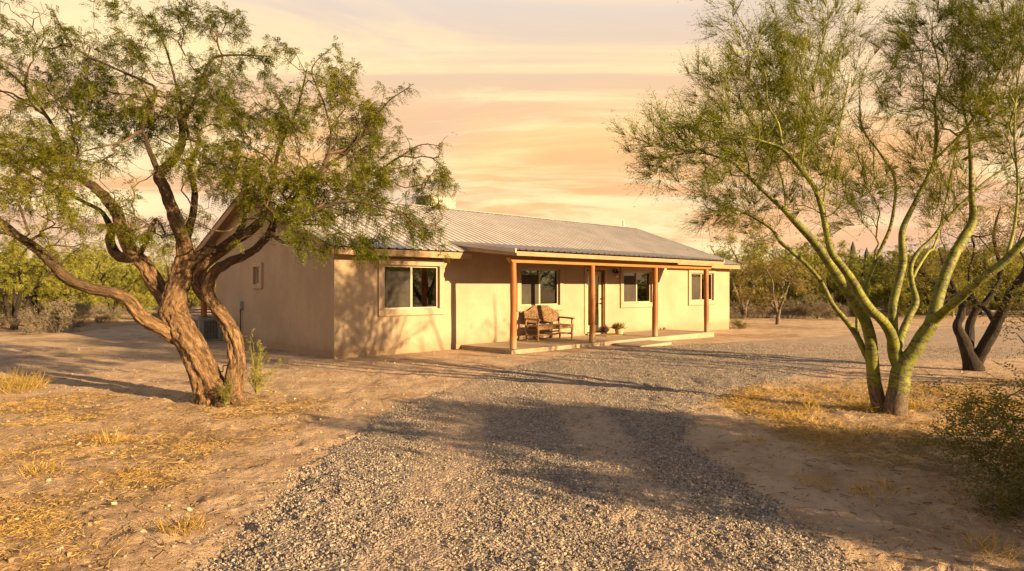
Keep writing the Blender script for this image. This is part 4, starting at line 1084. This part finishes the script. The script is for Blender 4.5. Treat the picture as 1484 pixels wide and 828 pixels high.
sk.limb(T([(1262, 520, .2, 10), (1246, 495, .5, 9), (1242, 468, .6, 9), (1246, 440, .7, 9), (1254, 415, .75, 10), (1266, 385, .8, 10), (1278, 358, .9, 9), (1292, 322, 1.0, 8), (1297, 262, 1.1, 7), (1275, 222, 1.2, 6), (1250, 186, 1.3, 4), (1245, 130, 1.3, 2)]), .07, .004, pen=.3)
sk.limb(T([(1134, 216, -.6, 7), (1128, 180, -.5, 7), (1112, 150, -.4, 6), (1110, 112, -.3, 5), (1090, 60, -.2, 3), (1065, 15, -.1, 2)]), pen=.2)
sk.limb(T([(1160, 246, -.5, 6), (1166, 200, -.3, 6), (1170, 150, -.2, 5), (1185, 90, 0, 4), (1200, 30, .1, 3)]), pen=.2)
sk.limb(T([(1192, 302, -.5, 6), (1200, 250, -.3, 5), (1215, 190, -.1, 4), (1230, 120, .1, 3)]), pen=.2)
sk.limb(T([(1140, 306, -.1, 6), (1130, 250, .2, 5), (1090, 180, .4, 4), (1068, 140, .5, 3), (1030, 120, .6, 2)]), pen=.2)
sk.limb(T([(1356, 230, .5, 7), (1390, 198, .4, 9), (1425, 150, .3, 7), (1455, 90, .3, 5), (1480, 20, .3, 3)]), pen=.2)
sk.limb(T([(1458, 377, -1.0, 10), (1470, 330, -.8, 8), (1475, 270, -.6, 6), (1470, 200, -.5, 5), (1475, 120, -.5, 4), (1490, 40, -.5, 3)]), pen=.2)
PC = px_cluster([
    (985, 215, 55, 55, -.5, .7), (955, 250, 35, 40, -.4, .35), (1050, 195, 65, 50, -.6, 1.1), (1070, 130, 55, 45, .4, .8), (1075, 50, 40, 50, -.1, .6), (1130, 110, 55, 60, .0, 1.0),
    (1185, 60, 50, 60, .2, .8), (1120, 200, 65, 45, .5, 1.1), (1060, 265, 60, 40, -.2, .9), (1020, 280, 45, 45, .3, .4), (1175, 170, 55, 60, -.4, 1.0), (1235, 140, 35, 60, .6, .6), (1235, 210, 45, 45, .2, .5),
    (1285, 200, 35, 45, .2, .5), (1195, 275, 55, 40, -.6, 1.0), (1330, 60, 55, 60, .9, .7), (1400, 55, 65, 60, .5, .9), (1465, 80, 50, 75, -.2, .9), (1340, 145, 50, 50, .7, .9), (1405, 165, 55, 55, .4, 1.1),
    (1470, 190, 40, 60, -.5, .9), (1350, 240, 50, 45, .3, .6), (1430, 265, 60, 45, .4, .7), (1300, 285, 50, 45, .7, .4), (1105, 305, 55, 30, .5, .6), (1045, 310, 35, 30, .7, .4), (1470, 25, 50, 35, .3, .9),
    (1540, 120, 70, 120, -.6, .8), (1550, 260, 50, 80, -1.0, .7), (1380, 310, 55, 35, .5, .4), (1250, 290, 45, 40, .5, .35), (1130, 35, 40, 35, .2, .5), (1240, 60, 45, 40, .8, .12)], D0)
A_ = cluster_pts(PC, 2500, 8, .55)
sk.connect(A_, bf=.25, step=.09, jit=.16, sag=.03, back=1.2)
ch = sk.radii(.0022, 2.35)
tr, br = sk.mesh(.03, .03, .035, (26, 14, 6, 4, 3))
pvt = thing('palo_verde_tree', 'large multi stemmed palo verde tree with smooth yellow green bark', 'tree', org)
wood(pvt, tr, br, M['pv'], M['pvtwig'], org)
n = sk.n; idx = np.arange(n)[(sk.r[:n] < .008) | (sk.lim[:n] & (sk.r[:n] < .014))]
idx = np.concatenate([np.repeat(idx, 4), np.repeat(np.arange(n)[ch[:n] == 0], 15)])
idx = idx[rng.random(len(idx)) < sstep(-.42, .10, fbm(sk.p[idx][:, 0] * 1.2, sk.p[idx][:, 1] * 1.2, sk.p[idx][:, 2] * .8, 1.6, 3, 130))]
P = sk.p[idx]; m = len(idx)
Dn = unit(sk.d[idx] * .75 + rng.normal(0, .24, (m, 3)) + np.array([-.05, 0, .36]))
Ls = rng.uniform(.18, .46, m)
# fine green twigs
tw_me = blades(P, Dn, Ls, rng.uniform(.004, .007, m), M['pv_leaf'], 'crown', .22, tint_at(P, 3))
V1 = np.empty(len(tw_me.vertices) * 3, np.float32); tw_me.vertices.foreach_get('co', V1); V1 = V1.reshape(-1, 3)
b = np.arange(m)[:, None, None] * 6
Q1 = (b + np.array([(0, 1, 3, 2), (2, 3, 5, 4)])[None]).reshape(-1, 4)
T1 = np.repeat(tint_at(P, 3), 6)
k6 = np.repeat(np.arange(m), 3); fr = rng.uniform(.15, 1, len(k6))
pp = P[k6] + Dn[k6] * (Ls[k6] * fr)[:, None] + rng.normal(0, .006, (len(k6), 3))
V2, T2 = fronds(pp, unit(Dn[k6] * .6 + rng.normal(0, .6, (len(k6), 3))), np.full(len(k6), .035), 1, .026, '', None, .1, tint_at(pp, 3), .34)
bpy.data.meshes.remove(tw_me)
VV = np.vstack([V1, V2]); QQ = np.vstack([Q1, np.arange(len(V2)).reshape(-1, 4) + len(V1)])
link('crown', np_mesh('crown', VV - org, QQ, M['pv_leaf'], False, {'tint': np.concatenate([T1, T2])}), pvt)
print('palo verde nodes', sk.n, 'twigs', m)

# ---- generic desert tree, grown at the origin
def grow_tree(limbs, clusters, nat, leafL, leafW, pairs, per, mt, lm, name, label, cat, loc, rz=0, sc=1.0, group=None, thick=.03, tip=.004, bark=.06, droop=.3, upw=-.1, bf=.25, nfr=4, sag=0.0):
    sk = Skel(26000)
    for i, L in enumerate(limbs): sk.limb(L, .15, .012, attach=i > 0, pen=.5)
    sk.connect(cluster_pts(clusters, nat, 8, .5), bf=bf, step=.16, jit=.25, sag=sag)
    ch = sk.radii(tip, 2.3)
    tr, br = sk.mesh(thick, bark, .08, (12, 8, 5, 3, 3))
    o = thing(name, label, cat, loc, rz, group); o.scale = (sc, sc, sc)
    wood(o, tr, br, mt, mt, np.zeros(3))
    n = sk.n; idx = np.arange(n)[(sk.r[:n] < tip * 2.6) & ~sk.lim[:n]]
    idx = np.concatenate([np.repeat(idx, per * 2), np.repeat(np.arange(n)[ch[:n] == 0], nfr)])
    P = sk.p[idx] + rng.normal(0, .05, (len(idx), 3))
    Ax = unit(sk.d[idx] * .5 + rng.normal(0, .6, (len(idx), 3)) + np.array([0, 0, upw]))
    V_, T_ = fronds(P, Ax, rng.uniform(.12, .26, len(idx)), pairs, leafL, '', None, droop, tint_at(P, 7, .6), leafW)
    leaf_obj('crown', V_, T_, lm, o)
    return o

# dark mesquite right of the palo verde
D0 = 12.6; WS[:] = [.95, .8]; ox, oy = P3(1413, 538, D0)[:2]; oz = g1(ox, oy); O3 = np.array([ox, oy, oz])
def T(rows): return [(a - ox, b - oy, c - oz, r) for a, b, c, r in px_limb(rows, D0)]
DL = [T([(1412, 548, 0, 34), (1410, 530, 0, 28), (1402, 508, 0, 20), (1394, 488, -.1, 16), (1387, 474, -.2, 13), (1392, 460, -.2, 12), (1394, 445, -.2, 10), (1384, 420, -.1, 7), (1372, 395, 0, 6), (1360, 360, 0, 4)]),
      T([(1404, 512, 0, 15), (1405, 490, .2, 14), (1406, 470, .3, 13), (1414, 452, .3, 11), (1428, 438, .3, 10), (1442, 418, .3, 9), (1449, 402, .3, 9), (1448, 380, .4, 7), (1440, 340, .5, 5), (1450, 300, .5, 3)]),
      T([(1414, 525, 0, 20), (1424, 506, -.1, 18), (1438, 482, -.2, 17), (1446, 464, -.3, 15), (1458, 444, -.4, 15), (1466, 424, -.5, 14), (1484, 398, -.6, 12), (1510, 365, -.7, 9), (1530, 320, -.8, 5)]),
      T([(1443, 470, -.3, 10), (1432, 452, 0, 9), (1414, 438, .2, 9), (1396, 428, .4, 9), (1368, 418, .6, 8), (1346, 404, .7, 7), (1330, 390, .8, 5), (1300, 370, .9, 3)]),
      T([(1464, 428, -.5, 9), (1490, 424, -.8, 8), (1530, 410, -1, 6), (1570, 390, -1, 3)]),
      T([(1416, 450, .3, 8), (1408, 425, .4, 7), (1405, 395, .5, 6), (1412, 360, .6, 4), (1400, 320, .7, 3)])]
DC = [(a - ox, b - oy, c - oz, r1, r2, r3, w) for a, b, c, r1, r2, r3, w in px_cluster([
    (1350, 360, 60, 40, .3, .8), (1400, 320, 60, 45, .4, .9), (1460, 330, 60, 45, .2, 1.0), (1330, 400, 35, 25, .6, .5), (1520, 320, 60, 60, -.5, 1.0), (1560, 390, 50, 40, -.8, .7), (1440, 380, 40, 25, .5, .4), (1385, 375, 35, 25, -.3, .35)], D0)]
grow_tree(DL, DC, 420, .05, .3, 4, 1, M['darkbark'], M['olive_leaf'], 'mesquite_tree', 'dark nearly black forked mesquite trunk at the right edge with thin crown', 'tree', O3, 0, 1, None, .03, .0035, .12)

def auto_limbs(nl, h, spread, r0, lean=.2, fork=.15):
    L = []
    for i in range(nl):
        a = 2 * PI * i / nl + rng.uniform(-.5, .5); k = rng.uniform(.6, 1.0); s_ = spread * k
        e = np.array([math.cos(a), math.sin(a)])
        z0 = fork * h * rng.uniform(.5, 1.2)
        p = [(0, 0, -.1, r0 * 1.15), (.02, .0, z0 * .5, r0), (*(e * .06 * spread), z0, r0 * .7), (*(e * .35 * s_ + rng.normal(0, .1, 2)), h * .42, r0 * .5), (*(e * .62 * s_ + rng.normal(0, .15, 2)), h * .62, r0 * .32), (*(e * .85 * s_ + rng.normal(0, .15, 2)), h * .80, r0 * .15)]
        L.append(p if i == 0 else p[2:])
    return L
def dome(h, R, n=14, lo=.42, w=1.0):
    C = []
    for i in range(n):
        a = rng.uniform(0, 2 * PI); q = math.sqrt(rng.random()); z = rng.uniform(lo, 1.0)
        rr_ = R * q * math.sqrt(max(.15, 1 - ((z - .55) / .6) ** 2))
        r = R * rng.uniform(.22, .40)
        C.append((rr_ * math.cos(a), rr_ * math.sin(a), h * z * .92, r, r, r * .7, w * rng.uniform(.5, 1.3)))
    return C
BG = 'scrub trees in the background'
SKY = (0, 0, -60)
protos = []
for k, (h, R, nl, lm, mt, per, lo) in enumerate([(4.2, 2.6, 4, 'bg_leaf', 'darkbark', 2, .30), (3.6, 2.7, 5, 'bg_leaf2', 'darkbark', 2, .22), (4.6, 2.3, 4, 'bg_leaf', 'greybark', 1, .40), (3.4, 2.1, 5, 'olive_leaf', 'greybark', 1, .40), (3.0, 2.4, 6, 'bg_leaf2', 'darkbark', 2, .12)]):
    protos.append([auto_limbs(nl, h, R if k != 3 else R * .8, .13 if k != 3 else .10, .2, .16 if k != 3 else .36), dome(h, R, 16, lo), lm, mt, per, h, False, None])
def bg_tree(k, px, d, sc, label, name='desert_tree', rz=None, xy=None):
    pr_ = protos[k]
    x, y = xy if xy else ((px - CX) / F * d, d); loc = (x, y, g1(x, y) - .03)
    rz = rng.uniform(0, 6.28) if rz is None else rz
    if pr_[7] is None:
        o = grow_tree(pr_[0], pr_[1], 420, .09, .38, 4, pr_[4], M[pr_[3]], M[pr_[2]], name, label, 'tree', loc, rz, sc, BG, .03, .006, .05, bf=.3)
        pr_[7] = o
    else:
        o = copy_tree(pr_[7]); o.name = name; o.location = loc; o.rotation_euler = (0, 0, rz); o.scale = (sc, sc, sc * rng.uniform(.92, 1.08))
        props(o, label, 'tree', BG)
    return o
shared = 'bushy green desert tree in the scrub belt beyond the yard'
bg_tree(1, 118, 33, 1.05, 'dark trunked spreading mesquite behind the left grey shrubs')
bg_tree(0, 20, 25, 1.0, 'sunlit yellow green tree at the left edge beyond the yard')
bg_tree(2, 245, 36, .95, 'green tree seen between the forking trunks of the big mesquite')
bg_tree(3, 1127, 30.6, 1.0, 'lone small tree with a single dark trunk on open ground right of the house')
bg_tree(2, 1078, 36, 1.1, 'tall feathery green tree just right of the house corner')
for k, px, d, sc in [(0, -60, 27, 1.1), (4, 60, 29, 1.0), (0, 75, 39, 1.0), (1, 165, 38, .9), (4, 195, 44, .9), (1, 275, 46, .9), (0, 300, 50, 1.0), (1, -110, 38, 1.2), (2, 20, 48, 1.1), (0, 150, 56, 1.2), (1, 235, 60, 1.2),
                     (0, 1060, 46, 1.2), (4, 1100, 44, 1.1), (1, 1160, 42, 1.05), (0, 1185, 47, 1.2), (4, 1215, 40, 1.0), (1, 1245, 43, 1.15), (0, 1285, 45, 1.2), (1, 1322, 40, 1.1), (4, 1350, 37, 1.1), (0, 1378, 44, 1.25), (1, 1420, 41, 1.15), (0, 1455, 38, 1.2), (1, 1500, 42, 1.25), (2, 1205, 56, 1.4), (0, 1320, 58, 1.5), (1, 1140, 60, 1.5), (0, 1400, 60, 1.5), (4, 1475, 56, 1.5), (0, 1560, 40, 1.2), (2, 1640, 46, 1.3), (1, 1700, 38, 1.2)]:
    bg_tree(k, px, d, sc, shared)
# trees that stand right of the frame: mirrored in the panes and throwing shade on the wall and the drive
for k, x, y, sc in [(0, 30, 13, 1.1), (1, 34, 8, 1.2), (4, 37, 4, 1.3), (0, 41, 12, 1.3), (2, 46, 6, 1.4), (0, 52, 16, 1.4), (1, 56, -2, 1.3)]:
    bg_tree(k, 0, 0, sc, shared, xy=(x, y))
grow_tree(auto_limbs(5, 4.6, 2.0, .07, .2, .2), dome(4.6, 1.9, 12, .42), 130, .05, .3, 3, 1, M['darkbark'], M['olive_leaf'], 'desert_tree', 'thin open crowned tree standing close by to the right of the palo verde', 'tree', (13.6, 7.5, g1(13.6, 7.5)), 1.0, 1.5, None, .03, .004, .05, nfr=1)
bg_tree(4, 0, 0, .84, 'dense low tree right of the drive in the near foreground', xy=(7.0, 2.6))
bg_tree(1, 0, 0, .66, 'second low tree right of the drive just behind the foreground shrub', xy=(7.4, 3.1))

# ---- shrubs
def shrub_limbs(n, h, R, r0=.02):
    L = []
    for i in range(n):
        a = rng.uniform(0, 2 * PI); e = np.array([math.cos(a), math.sin(a)]) * R * rng.uniform(.4, 1)
        L.append([(*(e * .05), -.05, r0), (*(e * .35 + rng.normal(0, .03, 2)), h * .35, r0 * .7), (*(e * .8), h * rng.uniform(.6, .9), r0 * .3)])
    return L
shr = {}
def shrub(kind, x, y, sc, label, group, name='shrub', cat='shrub'):
    loc = (x, y, g1(x, y) - .02); rz = rng.uniform(0, 6.28)
    if kind not in shr:
        if kind == 'grey':
            sk_ = (shrub_limbs(9, .9, 1.0), dome(1.0, 1.05, 14, .1), 260, .07, .3, 3, 2, M['greybark'], M['grey_leaf'])
        elif kind == 'green':
            sk_ = (shrub_limbs(9, 1.1, .9), dome(1.25, 1.0, 14, .1), 260, .07, .34, 3, 2, M['darkbark'], M['bg_leaf2'])
        else:
            sk_ = (shrub_limbs(9, .8, .9), dome(.9, .95, 14, .08), 260, .06, .3, 3, 2, M['darkbark'], M['brush_leaf'])
        shr[kind] = grow_tree(*sk_, name, label, cat, loc, rz, sc, group, .03, .003, .0, bf=.3, upw=.1)
        return shr[kind]
    o = copy_tree(shr[kind]); o.name = name; o.location = loc; o.rotation_euler = (0, 0, rz); o.scale = (sc, sc, sc * rng.uniform(.85, 1.1))
    return props(o, label, cat, group)
GS = 'low grey shrubs at the edge of the yard'
shrub('grey', -16.6, 23.2, 1.0, 'rounded grey brown shrub nearest the left edge of the yard', GS)
gl = 'low grey brown shrub in the band under the background trees'
for x, y, sc in [(-20.5, 25, 1.2), (-18.2, 26.5, 1.1), (-22, 23.5, 1.1), (-15.5, 28, .9), (-19.5, 30, 1.2), (-13.5, 30.5, .8), (-23.5, 29, 1.3), (-17, 33, 1.0), (-26, 26, 1.3), (-15, 35, 1.1), (-12.5, 37, 1.2), (-21.5, 21.6, .9),
                 (11.8, 35.5, .8), (13.2, 36.0, .9), (14.6, 36.4, .8), (15.8, 36.2, 1.0), (17.2, 36, 1.25), (10.8, 37, .9), (18.6, 37, .9), (12.6, 38, .9), (20.5, 38, .9), (23, 38.5, 1.0), (25.5, 41, 1.0), (28.5, 40, 1.1), (31, 38, 1.0), (33, 35, 1.0)]:
    shrub('grey', x, y, sc * (.72 if x < 0 else .9), gl, GS)
shrub('brush', 9.75, 27.3, .42, 'small dark shrub against the far right corner of the house', None)
for i, (x, y, sc) in enumerate([(-19.5, 33, 1.0), (-14.5, 33.5, .9), (-24, 34, 1.2), (21.5, 41, 1.0), (27, 43, 1.0), (16, 41, 1.0), (-11.2, 41, 1.2), (-9.8, 44, 1.2)]):
    shrub('green', x, y, sc, 'green rounded shrub among the background trees', 'green shrubs in the background')
# big brushy shrub reaching into the right edge of the picture
BS = [(0.0 + dx, dy, z, r, r, r * .8, w) for dx, dy, z, r, w in [(-.65, .15, .35, .5, 1.0), (-.9, .7, .75, .45, .7), (-.45, -.1, .95, .6, 1.0), (.2, .3, .6, .8, 1), (.5, -.3, 1.2, .8, 1), (-.1, .5, 1.45, .7, .9), (.9, .3, 1.0, .8, 1), (.3, -.7, .8, .7, .9), (.9, -.6, 1.5, .6, .8), (1.5, .1, .8, .7, .8), (1.4, -.7, .9, .7, .8), (.4, .1, 1.9, .55, .6), (1.2, .5, 1.7, .5, .5), (-1.0, .25, .22, .3, .5)]]
grow_tree(shrub_limbs(16, 1.5, 1.2, .025), BS, 1300, .036, .34, 6, 5, M['greybark'], M['brush_leaf'], 'brush_shrub', 'big feathery olive shrub at the right edge of the foreground', 'shrub', (4.78, 4.5, g1(4.78, 4.5) - .03), 0, 1, None, .03, .0028, 0, bf=.25, nfr=2)
# slender young shrub at the mesquite's foot and a broom-like sprout between its trunks
def sprout(x, y, h, n, label, lm, dens):
    o = thing('sapling', label, 'shrub', (x, y, g1(x, y)))
    w_ = MB(); pts = []
    for i in range(n):
        a = rng.uniform(0, 2 * PI); R = h * rng.uniform(.05, .42); hh = h * rng.uniform(.35, 1.05)
        t = np.linspace(0, 1, 8)[:, None]
        q = np.array([[math.cos(a) * R, math.sin(a) * R, 0]]) * t ** 1.2 + np.array([[0, 0, hh]]) * t + rng.normal(0, .012, (8, 3)) * t
        w_.tube(q, np.linspace(.006, .0015, 8), 5); pts.append(q[2:])
    w_.build('stem', M['pvtwig'], o)
    p = np.vstack(pts); p = p[rng.integers(0, len(p), dens)] + rng.normal(0, .03 * h, (dens, 3)); p[:, 2] = np.abs(p[:, 2])
    V_, T_ = fronds(p, unit(rng.normal(0, .5, (dens, 3)) + (0, 0, .7)), rng.uniform(.05, .1, dens), 4, .026, '', None, .1, rng.random(dens), .4)
    leaf_obj('foliage', V_, T_, lm, o)
x, y = P3(372, 572, 9.9)[:2]; sprout(x, y, .86, 13, 'slender light green sapling beside the foot of the big mesquite', M['bg_leaf'], 330)
x, y = P3(338, 578, 9.0)[:2]; sprout(x, y - .22, .36, 7, 'thin olive sprout growing against the fork of the mesquite trunks', M['brush_leaf'], 200)

# saguaros far behind the palo verde
def saguaro(px, d, h, arms, label):
    x, y = (px - CX) / F * d, d; o = thing('saguaro_cactus', label, 'cactus', (x, y, g1(x, y)))
    def ribbed(pts, r):
        V, Q, _ = tube_arrays(np.asarray(pts, float), np.asarray(r, float), 24); k = np.arange(len(V)) % 24
        c = np.repeat(np.asarray(pts, float), 24, 0); V = c + (V - c) * np.where(k % 2, .86, 1.0)[:, None]
        m_ = MB(); m_.add(V, [tuple(q) for q in Q]); return m_
    zs = np.linspace(-.1, h, 12); ribbed(np.stack([zs * 0, zs * 0, zs], -1), np.concatenate([np.linspace(.17, .22, 10), [.17, .03]])).build('trunk', M['cactus'], o)
    for sg, z0, l in arms: ribbed([(sg * .1, 0, z0), (sg * .4, 0, z0 + .05), (sg * .52, 0, z0 + .3), (sg * .52, 0, z0 + l * .7), (sg * .52, 0, z0 + l)], [.12, .13, .13, .12, .03]).build('arm', M['cactus'], o)
M['cactus'] = simple('cactus_skin', (.055, .06, .03), .7, .3, 5, .2)
saguaro(1236, 48, 5.2, [(1, 2.9, 1.3)], 'dark saguaro with one raised arm seen through the left palo verde stems')
saguaro(1256, 52, 5.0, [(-1, 2.6, 1.4)], 'fainter slim saguaro behind the thin back stem of the palo verde')

# far scrub that closes the horizon, one uncountable mass
n = 26000; a = rng.uniform(-1.15, 1.15, n); r = 62 + 240 * rng.random(n) ** 1.6
cl = fbm(a * 40, r * .03, 0, 1, 3, 66)
x, y = r * np.sin(a), r * np.cos(a)
P = np.stack([x, y, gz(x, y) + np.abs(rng.normal(0, 1, n)) * (1.0 + 1.1 * sstep(-.2, .4, cl)) * (r / 90) ** .5], -1)
P = np.repeat(P, 4, 0) + rng.normal(0, .5, (4 * n, 3)) * (np.repeat(r, 4) / 90)[:, None] ** .5; P[:, 2] = np.maximum(P[:, 2], gz(P[:, 0], P[:, 1]) + .05)
V_, T_ = fronds(P, unit(rng.normal(0, 1, (4 * n, 3))), np.full(4 * n, .4), 2, .55, '', None, .1, np.clip(.45 + .5 * np.repeat(cl, 4), 0, 1), .55)
props(leaf_obj('scrub', V_, T_, M['bg_leaf2'], None), 'far belt of desert scrub closing the horizon', 'scrub', None, 'stuff')
# ------------------------------------------------------------------ sky, sun, camera
SUN_EL = math.radians(14.5); SUN_AZ = math.atan2(.825, -.565)     # compass angle from +Y towards +X
w = bpy.data.worlds.new('World'); scene.world = w; w.use_nodes = True
t = NT(w.node_tree)
sky = t.n('ShaderNodeTexSky', None, sky_type='NISHITA', sun_disc=False, sun_elevation=SUN_EL, sun_rotation=SUN_AZ, altitude=700.0, air_density=1.0, dust_density=2.0, ozone_density=1.0)
d = t.n('ShaderNodeTexCoord').outputs['Generated']
sx = t.n('ShaderNodeSeparateXYZ', {0: d}); X_, Y_, Z_ = sx.outputs
# thin sunset cloud sheet, seen in perspective: direction projected on a plane overhead
zc = t.math('ADD', t.math('MAXIMUM', Z_, 0.0), .13)
u = t.math('DIVIDE', X_, zc); v = t.math('DIVIDE', Y_, zc)
pl_ = t.n('ShaderNodeCombineXYZ', {0: u, 1: v, 2: 0.0}).outputs[0]
pv_ = t.vmath('MULTIPLY', pl_, (.55, 1.5, 1.0))
n1 = t.noise(pv_, .75, 9, .60, 1.1); n2 = t.noise(t.vmath('ADD', pv_, (7.3, 2.1, 0)), 2.2, 8, .62, .8); n3 = t.noise(t.vmath('ADD', pl_, (3.1, 9.7, 0)), .42, 4, .5, .4)
elev = t.math('MAXIMUM', Z_, 0.0)
base = t.ramp(elev, [(0.0, (.58, .39, .30)), (.055, (.72, .42, .25)), (.12, (.82, .40, .15)), (.22, (.85, .48, .20)), (.33, (.70, .52, .36)), (.45, (.66, .58, .52)), (.75, (.36, .38, .44))])
az = t.math('DIVIDE', X_, t.math('ADD', t.math('ABSOLUTE', Y_), .25))
warm = t.math('MULTIPLY', t.rng(az, -.5, .35), t.rng(elev, .40, .05))
base = t.mix(t.math('MULTIPLY', warm, .45), base, (.90, .46, .20))
cool = t.math('MULTIPLY', t.rng(az, -.25, -.9), t.rng(elev, .5, .0))
base = t.mix(t.math('MULTIPLY', cool, .55), base, (.66, .49, .39))
lit = t.math('MULTIPLY', t.rng(n1, .47, .62), t.rng(elev, .60, .36))
col = t.mix(t.math('MULTIPLY', lit, .95), base, (1.0, .74, .38))
lit2 = t.math('MULTIPLY', t.math('MULTIPLY', t.rng(n2, .50, .68), t.rng(elev, .42, .25)), t.rng(elev, .05, .14))
col = t.mix(t.math('MULTIPLY', lit2, .55), col, (1.0, .80, .47))
glow = t.math('MULTIPLY', t.math('MULTIPLY', t.rng(elev, .10, .19), t.rng(elev, .30, .21)), t.rng(t.math('ABSOLUTE', t.math('SUBTRACT', az, .05)), .55, .05))
glow = t.math('MULTIPLY', glow, t.rng(n1, .38, .62))
col = t.mix(t.math('MULTIPLY', glow, .65), col, (1.0, .70, .29))
shd = t.math('MULTIPLY', t.rng(n3, .46, .66), t.rng(elev, .6, .3))
col = t.mix(t.math('MULTIPLY', shd, .6), col, (.60, .44, .37))
cov = t.rng(elev, .80, .42)                     # the sheet thins overhead and lets the clear sky through
colS = t.vmath('MULTIPLY', col, (10.0, 10.0, 10.0))
fin = t.mix(t.math('ADD', t.math('MULTIPLY', cov, .90), .04), sky.outputs[0], colS)
bg = t.n('ShaderNodeBackground', {0: fin, 1: .0505})
t.n('ShaderNodeOutputWorld', {0: bg.outputs[0]})

ld = bpy.data.lights.new('sun', 'SUN'); ld.energy = 5.0; ld.angle = math.radians(.5); ld.color = (1.0, .68, .33)
lo_ = bpy.data.objects.new('sun', ld); COL.objects.link(lo_)
from mathutils import Vector
sd_ = Vector((math.sin(SUN_AZ) * math.cos(SUN_EL), math.cos(SUN_AZ) * math.cos(SUN_EL), math.sin(SUN_EL)))
lo_.rotation_euler = sd_.to_track_quat('Z', 'Y').to_euler(); lo_.location = sd_ * 50

cd = bpy.data.cameras.new('camera'); cd.sensor_width = 36; cd.lens = 36 * F / 1484; cd.shift_y = 2 / 1484; cd.clip_start = .05; cd.clip_end = 5000
cam = bpy.data.objects.new('camera', cd); COL.objects.link(cam)
cam.location = (0, 0, H); cam.rotation_euler = (PI / 2, 0, 0)
scene.camera = cam
scene.view_settings.view_transform = 'Standard'; scene.view_settings.look = 'None'; scene.view_settings.gamma = 1.0; scene.view_settings.exposure = 1.40
scene.view_settings.use_curve_mapping = False
scene.cycles.max_bounces = 6; scene.cycles.diffuse_bounces = 3; scene.cycles.glossy_bounces = 3; scene.cycles.transparent_max_bounces = 8; scene.cycles.transmission_bounces = 4
scene.cycles.caustics_reflective = False; scene.cycles.caustics_refractive = False
scene.cycles.sample_clamp_indirect = 6.0
scene.cycles.use_denoising = True
scene.cycles.denoiser = 'OPENIMAGEDENOISE'
scene.cycles.denoising_input_passes = 'RGB_ALBEDO_NORMAL'
scene.cycles.denoising_prefilter = 'ACCURATE'
